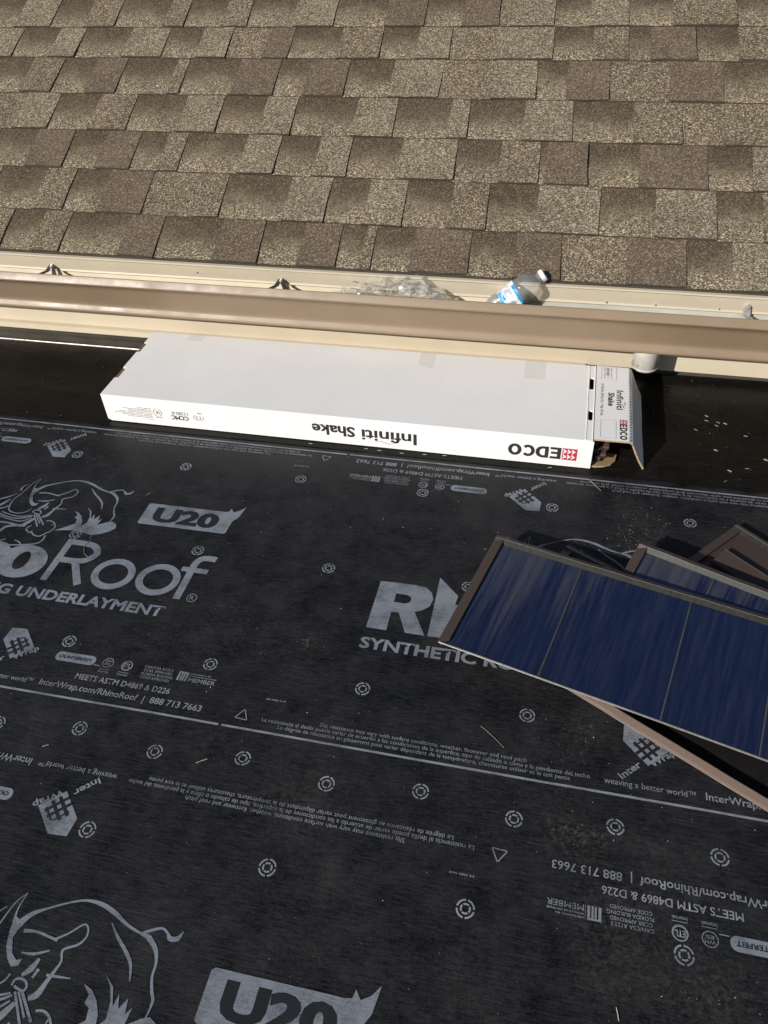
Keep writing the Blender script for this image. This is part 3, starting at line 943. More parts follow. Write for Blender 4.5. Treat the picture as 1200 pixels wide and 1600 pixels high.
TR = [[-2.36, -2.07, -1.80, -1.588, -1.293, -0.998, -0.742, -0.559, -0.419, -0.135, 0.159, 0.424, 0.73],
      [-2.30, -1.97, -1.641, -1.42, -1.104, -0.822, -0.581, -0.337, -0.092, 0.223, 0.499, 0.79],
      [-2.38, -2.03, -1.735, -1.487, -1.272, -1.007, -0.769, -0.513, -0.216, -0.085, 0.172, 0.471, 0.78],
      [-2.16, -1.843, -1.568, -1.257, -0.983, -0.684, -0.389, -0.166, 0.149, 0.395, 0.71],
      [-2.19, -1.883, -1.637, -1.34, -1.116, -0.874, -0.598, -0.277, -0.055, 0.239, 0.53, 0.82],
      [-2.41, -2.11, -1.838, -1.557, -1.287, -1.05, -0.798, -0.542, -0.288, 0.008, 0.179, 0.428, 0.74],
      [-2.32, -2.03, -1.754, -1.449, -1.236, -0.985, -0.667, -0.414, -0.257, -0.01, 0.238, 0.55, 0.83]]
# colour blend of each raised tab: b brown, t tan, m grey brown
KIND = ['tmmmbbbmbbbtt', 'ttmbmttmttmm', 'mtbbmtttmbbtmm', 'ttmtttttmmm', 'mmbmbbttbbmm', 'tttttbmttmbmm', 'ttmmmtbbttmmt']
rs = random.Random(3)
for e in range(2):       # two more courses beyond the top of the picture
    x = -2.7 + rs.uniform(0, 0.2)
    d, t_, k_ = [], [], ''
    while x < 1.0:
        d.append(x)
        t_.append(x + rs.uniform(0.09, 0.16))
        x = t_[-1] + rs.uniform(0.10, 0.18)
        k_ += rs.choice('tmb')
    d.append(x)
    DK.append(d)
    TR.append(t_)
    KIND.append(k_)

def shingle(x0, x1, t0, t1, hb, ht, mat, l0, l1, under):
    n = max(2, int((x1 - x0) / 0.045))
    vs, fs, fm, uv = [], [], [], []
    tt = t1 + under
    bot, mid, top = [], [], []
    for i in range(n + 1):
        u = i / n
        xb = x0 + (x1 - x0) * u
        xt = xb + (l0 + (l1 - l0) * u)
        j = rs.gauss(0, 0.0011)
        kk = rs.gauss(0, 0.0004)
        bot.append(RP(xb, t0 + j, hb + kk))
        mid.append(RP((xb * 0.55 + xt * 0.45) + (rs.gauss(0, 0.0012) if i in (0, n) else 0), t0 + (t1 - t0) * 0.45, hb * 0.55 + ht * 0.45 + 0.0006))
        top.append(RP(xt, tt, ht))
    m_ = n + 1
    low = [RP(x0 + (x1 - x0) * i / n + (l0 if False else 0), t0 + 0.001, -0.0012) for i in range(m_)]
    vs = bot + mid + top + low
    vv = [0.0] * m_ + [0.45] * m_ + [(tt - t0) / (t1 - t0)] * m_ + [0.0] * m_
    for i in range(n):
        fs.append((i, i + 1, m_ + i + 1, m_ + i)); fm.append(0)
        fs.append((m_ + i, m_ + i + 1, 2 * m_ + i + 1, 2 * m_ + i)); fm.append(0)
        fs.append((3 * m_ + i, 3 * m_ + i + 1, i + 1, i)); fm.append(1)
    # side cuts
    base = len(vs)
    for i, sgn in ((0, 0), (n, 1)):
        q = [vs[i], vs[m_ + i], vs[2 * m_ + i]]
        dn = []
        for p, h in zip(q, (hb, hb * 0.55 + ht * 0.45, ht)):
            nrm = (0, -math.sin(PIT), math.cos(PIT))
            dn.append(tuple(p[c] - nrm[c] * (h + 0.0012) for c in range(3)))
        b0 = len(vs)
        vs += dn
        vv += [0.0] * 3
        f1, f2 = (i, m_ + i, b0 + 1, b0), (m_ + i, 2 * m_ + i, b0 + 2, b0 + 1)
        if sgn:
            f1, f2 = f1[::-1], f2[::-1]
        fs += [f1, f2]
        fm += [1, 1]
    vs = [(p[0], p[1] - YE, p[2] - ZE) for p in vs]
    o = mesh('shingle', vs, fs, [mat, M['asphalt_edge']], sroof, fmat=fm)
    ul = o.data.uv_layers.new(name='UVMap')
    for lp in o.data.loops:
        ul.data[lp.index].uv = (0.5, vv[lp.vertex_index])
    return o

for r_ in range(len(DK)):
    t0, t1 = CT[r_], CT[r_ + 1]
    dk, tr = DK[r_], TR[r_]
    for i in range(len(dk) - 1):
        a, e = dk[i], dk[i + 1]
        c = [q for q in tr if a < q < e]
        c = c[0] if c else (a + e) / 2
        k = KIND[r_][i % len(KIND[r_])]
        ja, je = -0.007 + rs.gauss(0, 0.002), -0.007 + rs.gauss(0, 0.002)
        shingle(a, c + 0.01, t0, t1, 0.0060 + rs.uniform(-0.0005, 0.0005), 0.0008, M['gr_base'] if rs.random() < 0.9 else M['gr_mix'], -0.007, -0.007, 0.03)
        shingle(c, e, t0 + rs.uniform(-0.001, 0.001), t1, 0.0108 + rs.uniform(-0.0008, 0.0008), 0.0016, {'b': M['gr_brown'], 't': M['gr_tan'], 'm': M['gr_mix']}[k], ja * 0.5, je, 0.03)
# roof field above the last course, out of the picture
b = MB()
b.add([RP(-3, 1.46, 0.002), RP(2, 1.46, 0.002), RP(2, 3.2, 0.002), RP(-3, 3.2, 0.002)], [(0, 1, 2, 3)])
o = b.build('upper_courses', M['gr_mix'], sroof, off=soff)
o['kind'] = 'stuff'
# starter edge and drip edge
b = MB()
b.strip([(YE + 0.012, ZE + 0.006), (YE + 0.0035, ZE + 0.0015), (YE + 0.0045, ZE - 0.0005), (YE + 0.012, ZE - 0.0005)], -3, 2, 60, 0.0010)
b.build('starter_edge', M['asphalt_edge'], sroof, off=soff)
b = MB()
b.strip([(YE + 0.02, ZE - 0.003), (YE + 0.001, ZE - 0.0055), (YE - 0.0025, ZE - 0.0085), (YE + 0.0005, ZE - 0.0105), (YE + 0.0035, ZE - 0.013), (YE + 0.010, 0.2315), (YE + 0.0065, 0.2270), (YE + 0.008, 0.2262), (YE + 0.014, 0.2320)], -3, 2, 70, 0.0016)
b.build('drip_edge', M['drip'], sroof, smooth=False, off=soff)

# ------------------------------------------------------------------ rain gutter
gut = thing('rain_gutter', 'tan ogee rain gutter running along the eave', 'gutter', (0, 1.96, 0.126))
goff = (0, 1.96, 0.126)
prof = [(1.9235, 0.2440), (1.9228, 0.2520), (1.9205, 0.2570), (1.9170, 0.2588), (1.9150, 0.2582), (1.9142, 0.2572), (1.9035, 0.2418), (1.9030, 0.2405), (1.9040, 0.2368), (1.9085, 0.2325), (1.9095, 0.2318), (1.9180, 0.2235), (1.9215, 0.2140), (1.9270, 0.1980), (1.9325, 0.1820), (1.9375, 0.1680), (1.9408, 0.1580), (1.9412, 0.1535), (1.9395, 0.1500),
        (1.9340, 0.1415), (1.9325, 0.1375), (1.9335, 0.1320), (1.9420, 0.1270), (1.9500, 0.1255), (2.0170, 0.1255)]
b = MB()
b.strip(prof, -3, 2, 80, 0.0010)
b.build('front_face', M['gutter'], gut, smooth=True, off=goff)
b = MB()
b.strip([(1.9250, 0.2440), (1.9245, 0.2330), (1.9325, 0.2000), (1.9480, 0.1560), (1.9500, 0.1300), (2.0140, 0.1290), (2.0165, 0.1310), (2.0190, 0.2500)], -3, 2, 80, 0.0010)
b.build('trough', M['gutter_in'], gut, smooth=False, off=goff)
b = MB()
b.strip([(2.0140, 0.1400), (2.0155, 0.2255), (2.0150, 0.2290), (2.0130, 0.2300)], -0.085, 2, 30, 0.0008)
b.build('splice_liner', M['liner'], gut, off=goff)

def hanger(x, parent):
    h = bpy.data.objects.new('hanger', None)
    h.empty_display_size = 0.02
    COL.objects.link(h)
    h.parent = parent
    o3 = goff
    # two dark straps splayed from the bolt down to the front lip
    for s in (-1, 1):
        b = MB()
        pts = [(x + s * 0.004, 2.005, 0.242), (x + s * 0.011, 1.990, 0.230), (x + s * 0.028, 1.965, 0.2275), (x + s * 0.042, 1.932, 0.240)]
        wv = [0.0045, 0.007, 0.009, 0.009]
        vs, fs = [], []
        for p, w in zip(pts, wv):
            vs += [(p[0] - w, p[1], p[2]), (p[0] + w, p[1], p[2]), (p[0] + w, p[1], p[2] + 0.0016), (p[0] - w, p[1], p[2] + 0.0016)]
        for i in range(3):
            a = i * 4
            for q in range(4):
                fs.append((a + q, a + (q + 1) % 4, a + 4 + (q + 1) % 4, a + 4 + q))
        fs += [(0, 1, 2, 3), (12, 15, 14, 13)]
        b.add(vs, fs)
        b.build('strap', M['dark_metal'], h, off=o3)
    b = MB()
    b.box(x - 0.0045, x + 0.0045, 2.0035, 2.0055, 0.232, 0.247)
    b.tube([(x, 2.0035, 0.240), (x, 1.999, 0.240)], 0.0050, 10)
    b.tube([(x, 1.999, 0.240), (x, 1.996, 0.240)], [0.0032, 0.0024], 8)
    b.build('bolt_plate', M['zinc'], h, off=o3)
    return h
for x in (-1.529, -0.792, -2.28):
    hanger(x, gut)
h = bpy.data.objects.new('hanger', None)
COL.objects.link(h)
h.parent = gut
h.empty_display_size = 0.02
b = MB()
b.add([(0.461, 2.006, 0.240), (0.479, 2.006, 0.240), (0.480, 1.998, 0.224), (0.462, 1.998, 0.224), (0.486, 1.930, 0.240), (0.468, 1.930, 0.240),
       (0.461, 2.004, 0.242), (0.479, 2.004, 0.242), (0.480, 1.997, 0.2265), (0.462, 1.997, 0.2265), (0.486, 1.930, 0.2425), (0.468, 1.930, 0.2425)],
      [(6, 9, 8, 7), (9, 11, 10, 8), (0, 1, 2, 3), (3, 2, 4, 5), (0, 3, 9, 6), (3, 5, 11, 9), (1, 7, 8, 2), (2, 8, 10, 4), (0, 6, 7, 1)])
b.build('strap', M['zinc'], h, off=goff)
b = MB()
b.tube([(0.470, 2.006, 0.2475), (0.470, 1.9985, 0.2475)], [0.0075, 0.0065], 12)
b.tube([(0.470, 1.9985, 0.2475), (0.470, 1.9965, 0.2475)], 0.003, 8)
b.build('screw_head', M['zinc'], h, off=goff)
for x, z in ((-0.29, 0.262), (0.118, 0.2335), (0.243, 0.2345), (0.402, 0.2350), (-1.05, 0.247)):
    b = MB()
    b.tube([(x, 2.009, z), (x, 2.0055, z)], [0.0028, 0.002], 8)
    b.build('rivet', M['dark_metal'] if x < 0 else M['zinc'], gut, off=goff)

# outlet pipe stub under the gutter
pipe = thing('outlet_pipe', 'short rust-spotted white round pipe hanging under the gutter behind the carton', 'pipe', (0.2435, 1.968, 0.071))
n = 32
vs, fs = [], []
for (r_, z) in ((0.0345, 0.0600), (0.0345, 0.0005), (0.0338, 0.0), (0.0315, 0.0), (0.0308, 0.0010), (0.0308, 0.0600)):
    for k in range(n):
        t = 2 * math.pi * k / n
        vs.append((r_ * math.cos(t), r_ * math.sin(t), z))
for j in range(5):
    for k in range(n):
        fs.append((j * n + k, j * n + (k + 1) % n, (j + 1) * n + (k + 1) % n, (j + 1) * n + k))
mesh('tube', vs, fs, M['pipe'], pipe, smooth=True)
b = MB()
for k in range(n):
    pass
vs, fs = [], []
for (r_, z) in ((0.0352, 0.0080), (0.0362, 0.0070), (0.0362, 0.0030), (0.0352, 0.0020)):
    for k in range(n):
        t = 2 * math.pi * k / n
        vs.append((r_ * math.cos(t), r_ * math.sin(t), z))
for j in range(3):
    for k in range(n):
        fs.append((j * n + k, (j + 1) * n + k, (j + 1) * n + (k + 1) % n, j * n + (k + 1) % n))
mesh('rim_bead', vs, fs, M['pipe'], pipe, smooth=True)

# ------------------------------------------------------------------ carton of shakes
CX0, CX1, CY0, CY1, CZ0, CZ1 = -1.190, 0.117, 1.578, 1.918, 0.006, 0.091
ct = thing('carton', 'long flat white shipping carton lying in front of the wall with its right end open', 'box', ((CX0 + CX1) / 2, (CY0 + CY1) / 2, CZ0))
coff = tuple(ct.location)
TH = 0.0042

def slab(name, outline, holes, to3, nrm, mat, parent, edge=None):
    """board cut to an outline with real openings, of board thickness along nrm"""
    v2, tr = poly(outline, [h[::-1] for h in holes])
    n = len(v2)
    nv = Vector(nrm) * TH
    top = [Vector(to3(*p)) for p in v2]
    # wiggle-free winding
    a, b_, c = (top[i] for i in tr[0])
    flip = ((b_ - a).cross(c - a)).dot(nv) > 0
    vs = [tuple(p) for p in top] + [tuple(p + nv) for p in top]
    fs, fm = [], []
    for t in tr:
        t0 = t[::-1] if flip else t
        fs.append(tuple(t0)); fm.append(0)
        fs.append(tuple(i + n for i in t0[::-1])); fm.append(1)
    k = 0
    for loop in [outline] + list(holes):
        m_ = len(loop)
        for i in range(m_):
            j = (i + 1) % m_
            fs.append((k + i, k + j, k + j + n, k + i + n)); fm.append(2)
        k += m_
    vs = [(p[0] - coff[0], p[1] - coff[1], p[2] - coff[2]) for p in vs]
    o = mesh(name, vs, fs, [mat, M['carton_in'], edge or M['carton_edge']], parent, fmat=fm)
    return o

def rr(x0, x1, y0, y1, r):
    return roundrect(x0, x1, y0, y1, r, 4)[0]
# top with the two slots by the label end and two tuck-tab notches at the far left end
top_out = [(CX0, CY0), (CX1 - 0.004, CY0), (CX1 - 0.004, CY1), (CX0, CY1), (CX0, 1.853), (CX0 + 0.010, 1.851), (CX0 + 0.010, 1.803), (CX0, 1.801), (CX0, 1.716), (CX0 + 0.011, 1.714), (CX0 + 0.011, 1.664), (CX0, 1.662)]
def sag(x, y):
    u = (x - CX0) / (CX1 - CX0)
    v = (y - CY0) / (CY1 - CY0)
    return CZ1
top_p = slab('top_panel', top_out, [rr(0.0985, 0.1095, 1.801, 1.858, 0.005), rr(0.0990, 0.1100, 1.662, 1.706, 0.005)], lambda x, y: (x, y, sag(x, y)), (0, 0, -1), M['carton'], ct, M['carton'])
slab('front_panel', [(CX0, CZ0 + 0.005), (CX0 + 0.010, CZ0), (CX1, CZ0), (CX1, CZ1 - TH), (CX0, CZ1 - TH)], [], lambda x, z: (x, CY0 + 0.0004, z), (0, 1, 0), M['carton'], ct, M['carton'])
slab('back_panel', [(CX0, CZ0), (CX1, CZ0), (CX1, CZ1 - TH - 0.0005), (CX0, CZ1 - TH - 0.0005)], [], lambda x, z: (x, CY1 - 0.0004, z), (0, -1, 0), M['carton'], ct)
slab('bottom_panel', [(CX0 + 0.001, CY0 + TH + 0.001), (CX1, CY0 + TH + 0.001), (CX1, CY1 - TH - 0.001), (CX0 + 0.001, CY1 - TH - 0.001)], [], lambda x, y: (x, y, CZ0 + 0.001), (0, 0, 1), M['carton'], ct)
slab('end_panel', [(CY0 + TH, CZ0 + 0.002), (CY1 - TH, CZ0 + 0.002), (CY1 - TH, CZ1 - TH - 0.001), (CY0 + TH, CZ1 - TH - 0.001)], [], lambda y, z: (CX0 + 0.0016, y, z), (1, 0, 0), M['carton'], ct)
for y0, y1 in ((1.804, 1.850), (1.667, 1.711)):
    b = MB()
    b.box(CX0 + 0.0065, CX0 + 0.0095, y0, y1, CZ1 - 0.012, CZ1 - 0.0015)
    b.box(CX0 + 0.0018, CX0 + 0.0045, y0, y1, CZ1 - 0.012, CZ1 - 0.0005)
    b.build('tuck_tab', M['carton_in'], ct, off=coff)
# crease lines beside the slots
for x in (0.0965, 0.1125):
    b = MB()
    b.tube([(x, CY0 + 0.002, CZ1 + 0.0002), (x, CY1 - 0.002, CZ1 + 0.0002)], 0.0012, 6)
    b.build('crease', M['carton'], top_p, off=coff)

# label lid: carries on past the open end and folds down to the roof
lid = slab('label_panel', [(0.1150, 1.584), (0.1970, 1.5875), (0.1985, 1.9205), (0.1150, 1.9200)], [], lambda x, y: (x, y, CZ1 + 0.0012 - (x - 0.115) * 0.02), (0, 0, -1), M['carton'], ct)
vs, fs, fm = [], [], []
ny = 16
prf = [(0.1972, 0.0905), (0.2010, 0.0895), (0.2065, 0.0860), (0.2105, 0.0790), (0.2200, 0.0560), (0.2330, 0.0290), (0.2450, 0.0050)]
for j in range(ny + 1):
    y = 1.5875 + (1.9205 - 1.5875) * j / ny
    for i, (x, z) in enumerate(prf):
        w = 0.0010 * noise.noise(Vector((y * 18, i * 0.9, 2)))
        yy = y + (1.598 - 1.5875) * max(0, (i - 2)) / 4 * (1 - j / ny) + 0.006 * max(0, (i - 2)) / 4 * (j / ny)
        vs.append((x + w, yy, z + w))
m_ = len(prf)
inn = [(p[0] - 0.0034, p[1], p[2] - 0.0022) for p in vs]
N = len(vs)
vs += inn
for j in range(ny):
    for i in range(m_ - 1):
        q = (j * m_ + i, j * m_ + i + 1, (j + 1) * m_ + i + 1, (j + 1) * m_ + i)
        fs.append(q); fm.append(0)
        fs.append(tuple(N + k for k in q[::-1])); fm.append(1)
for i in range(m_ - 1):
    fs.append((i, N + i, N + i + 1, i + 1)); fm.append(2)
    a = ny * m_ + i
    fs.append((a, a + 1, N + a + 1, N + a)); fm.append(2)
for j in range(ny):
    a, c = j * m_ + m_ - 1, (j + 1) * m_ + m_ - 1
    fs.append((a, N + a, N + c, c)); fm.append(2)
vs = [(p[0] - coff[0], p[1] - coff[1], p[2] - coff[2]) for p in vs]
flap = mesh('fold_down_flap', vs, fs, [M['carton'], M['carton_in'], M['carton_edge']], ct, fmat=fm)
# perforated tear lines along the fold
for x, z in ((0.1995, 0.0905), (0.2062, 0.0868)):
    b = MB()
    y = 1.592
    while y < 1.915:
        b.box(x - 0.0008, x + 0.0008, y, y + 0.0055, z - 0.0012, z + 0.0006)
        y += 0.0125
    b.build('perforation', M['grey_ink'], flap, off=coff)
# inner bottom flap with a round corner, sticking out of the open end
slab('inner_flap', [(0.112, 1.584), (0.131, 1.584), (0.150, 1.588), (0.166, 1.597), (0.176, 1.611), (0.180, 1.640), (0.112, 1.640)], [], lambda x, y: (x, y, 0.0105 + (x - 0.112) * 0.02), (0, 0, -1), M['carton_in'], ct)
# ends of the shakes packed inside
for k, (z, x, m_) in enumerate(((0.018, 0.138, 'panel_brown'), (0.030, 0.150, 'panel_brown'), (0.042, 0.132, 'panel_brown'), (0.054, 0.154, 'panel_brown'), (0.066, 0.128, 'panel_brown'))):
    p = thing('metal_shake', ['lowest', 'second', 'middle', 'fourth', 'top'][k] + ' brown metal shake of the stack inside the open carton end', 'roof panel', (-0.4, 1.75, z), 'shakes packed in the carton')
    b = MB()
    b.box(-0.72, 0.4 + x, -0.155, 0.155, 0.0, 0.0012)
    b.build('pan', M['panel_brown'], p)
    b = MB()
    b.box(0.4 + x - 0.012, 0.4 + x + 0.0008, -0.150, 0.150, 0.0013, 0.0075)
    b.build('end_flange', M['panel_flange'], p)
# clear tape over the back edge
for x0, x1, y0, tl in ((-1.068, -1.022, 1.884, 0.0), (-0.366, -0.322, 1.838, 0.012), (-0.074, -0.018, 1.829, 0.0)):
    b = MB()
    b.add([(x0, y0 + tl, CZ1 + 0.0004), (x1, y0, CZ1 + 0.0004), (x1 - 0.002, CY1 + 0.001, CZ1 + 0.0005), (x0 - 0.002, CY1 + 0.001, CZ1 + 0.0005), (x1 - 0.002, CY1 + 0.0012, CZ1 - 0.03), (x0 - 0.002, CY1 + 0.0012, CZ1 - 0.03)],
          [(0, 1, 2, 3), (3, 2, 4, 5)])
    b.build('tape', M['tape'], ct, off=coff)

def carton_print(name, pieces, fn, mat, parent):
    vs, fs = merge(pieces)
    v3 = [fn(*p) for p in vs]
    v3 = [(p[0] - coff[0], p[1] - coff[1], p[2] - coff[2]) for p in v3]
    return mesh(name, v3, fs, mat, parent)
def FR(d=0.0004):
    return lambda x, y: (-x, CY0 - d, -y)      # upside-down lettering on the front: x runs left, y runs down
E4 = 0.035
def edco(x, y, s):
    """heavy letters E D C O"""
    w = 0.030 * s
    q = lambda pts: [(x + a * s, y + c * s) for a, c in pts]
    ps = []
    ps.append(poly(q([(0, 0), (0.026, 0), (0.026, 0.007), (0.009, 0.007), (0.009, 0.0135), (0.024, 0.0135), (0.024, 0.0205), (0.009, 0.0205), (0.009, 0.028), (0.026, 0.028), (0.026, 0.035), (0, 0.035)])))
    D = [(0.030, 0), (0.047, 0), (0.056, 0.004), (0.061, 0.0115), (0.061, 0.0235), (0.056, 0.031), (0.047, 0.035), (0.030, 0.035)]
    d = [(0.039, 0.0075), (0.039, 0.0275), (0.046, 0.0275), (0.0515, 0.0225), (0.0515, 0.0125), (0.046, 0.0075)]
    ps.append(poly(q(D), [q(d)]))
    C = []
    for a in range(42, 319, 12):
        C.append((0.0800 + 0.0165 * math.cos(R(a)), 0.0175 + 0.0178 * math.sin(R(a))))
    for a in range(318, 41, -12):
        C.append((0.0800 + 0.0078 * math.cos(R(a)), 0.0175 + 0.0100 * math.sin(R(a))))
    ps.append(poly(q(C)))
    O = [(0.1125 + 0.0165 * math.cos(R(a)), 0.0175 + 0.0178 * math.sin(R(a))) for a in range(0, 360, 12)]
    o_ = [(0.1125 + 0.0075 * math.cos(R(a)), 0.0175 + 0.0098 * math.sin(R(a))) for a in range(360, 0, -15)]
    ps.append(poly(q(O), [q(o_)]))
    return ps
def edco_logo(x, y, s):
    red = [rect(x, x + s, y, y + s)]
    wh = []
    for k in range(3):
        a = x + s * (0.10 + 0.29 * k)
        for half in (0, 1):
            y0 = y + s * (0.05 + 0.45 * half)
            h = s * 0.42
            wh.append(([(a, y0 + h / 2), (a + s * 0.25, y0 + h), (a + s * 0.25, y0 + h * 0.62), (a + s * 0.13, y0 + h / 2), (a + s * 0.25, y0 + h * 0.38), (a + s * 0.25, y0)], [(0, 3, 2, 1), (0, 5, 4, 3)]))
    return red, wh
fp = ct
# front face: EDCO with its red chevron square, product name, approval marks
zb = -0.0610
carton_print('printed_brand', edco(-0.0425, zb, 1.0), FR(), M['black_ink'], fp)
rd, wt = edco_logo(-0.081, zb, 0.0355)
carton_print('printed_chevron_square', rd, FR(), M['red_ink'], fp)
carton_print('printed_chevrons', wt, FR(0.0007), M['white_ink'], fp)
nm = [word('Infiniti', 0.318, -0.0585, 0.144, 0.0345, 0.020), word('Shake', 0.480, -0.0625, 0.115, 0.0325, 0.030)]
carton_print('printed_product_name', nm, FR(), M['black_ink'], fp)
sw = [ribbon([(0.378, -0.0240), (0.390, -0.0195), (0.402, -0.0225), (0.414, -0.0265), (0.428, -0.0235)], [0.0008, 0.0022, 0.0016, 0.0022, 0.0008])]
carton_print('printed_swash', sw, FR(), M['grey_ink'], fp)
ap = [word('CCMC', 0.944, -0.0435, 0.050, 0.0135, 0.025)]
carton_print('printed_approval', ap, FR(), M['black_ink'], fp)
ap = [word('13380-R', 0.943, -0.0570, 0.048, 0.0115), ring(1.033, -0.0475, 0.0125, 0.0125, 0.0016), word('UL', 1.027, -0.0525, 0.012, 0.010, 0.02), ring(0.914, -0.0430, 0.015, 0.0095, 0.0014, -60, 215), word('ES', 0.907, -0.0480, 0.016, 0.010), word('ESR', 0.903, -0.0605, 0.012, 0.0055)]
r2 = random.Random(8)
ap += dashes(1.021, 1.046, -0.0335, 0.0035, r2)
for k in range(8):
    ap += dashes(1.050 + (0 if k else 0.0), 1.050 + (0.014, 0.075, 0.090, 0.112, 0.100, 0.070, 0.085, 0.040)[k], -0.0245 - k * 0.0050, 0.0030, r2)
carton_print('printed_small_text', ap, FR(), M['grey_ink'], fp)['kind'] = 'stuff'
# label panel, lettering reads toward the roof edge
def LB(d=0.0005):
    return lambda x, y: (y, -x, CZ1 + 0.0012 - (y - 0.115) * 0.02 + d)
lb = [word('Infiniti', -1.806, 0.1675, 0.088, 0.0165, 0.015), word('Shake', -1.792, 0.1465, 0.061, 0.0150, 0.03)]
carton_print('printed_product_name', lb, LB(), M['black_ink'], lid)
carton_print('printed_brand', edco(-1.6575, 0.1755, 0.50), LB(), M['black_ink'], lid)
rd, wt = edco_logo(-1.6755, 0.1755, 0.0175)
carton_print('printed_chevron_square', rd, LB(), M['red_ink'], lid)
carton_print('printed_chevrons', wt, LB(0.0008), M['white_ink'], lid)
sm = [word('12 Pcs/Ctn (50 Sq. Ft.) - Wgt. 45 Lbs.', -1.832, 0.1285, 0.148, 0.0065, 0.01)]
sm.append(ribbon([(-1.756, 0.186), (-1.748, 0.189), (-1.740, 0.1865), (-1.732, 0.184), (-1.725, 0.188)], [0.0006, 0.0016, 0.001, 0.0016, 0.0006]))
carton_print('printed_small_text', sm, LB(), M['black_ink'], lid)['kind'] = 'stuff'
bx = [straight([(-1.669, 0.1300), (-1.595, 0.1300), (-1.595, 0.1665), (-1.669, 0.1665), (-1.669, 0.1300)], 0.0006)]
bx += [straight([(-1.918, 0.1285), (-1.853, 0.1285), (-1.853, 0.1665), (-1.918, 0.1665), (-1.918, 0.1285)], 0.0006)]
for k in range(3):
    bx += dashes(-1.912, -1.860, 0.1345 + k * 0.0085, 0.0035, r2)
x = -1.910
while x < -1.875:
    w = r2.choice((0.0006, 0.001, 0.0015))
    bx.append(rect(x, x + w, 0.1400, 0.1480))
    x += w + r2.choice((0.0006, 0.001))
carton_print('printed_label_box', bx, LB(), M['grey_ink'], lid)['kind'] = 'stuff'

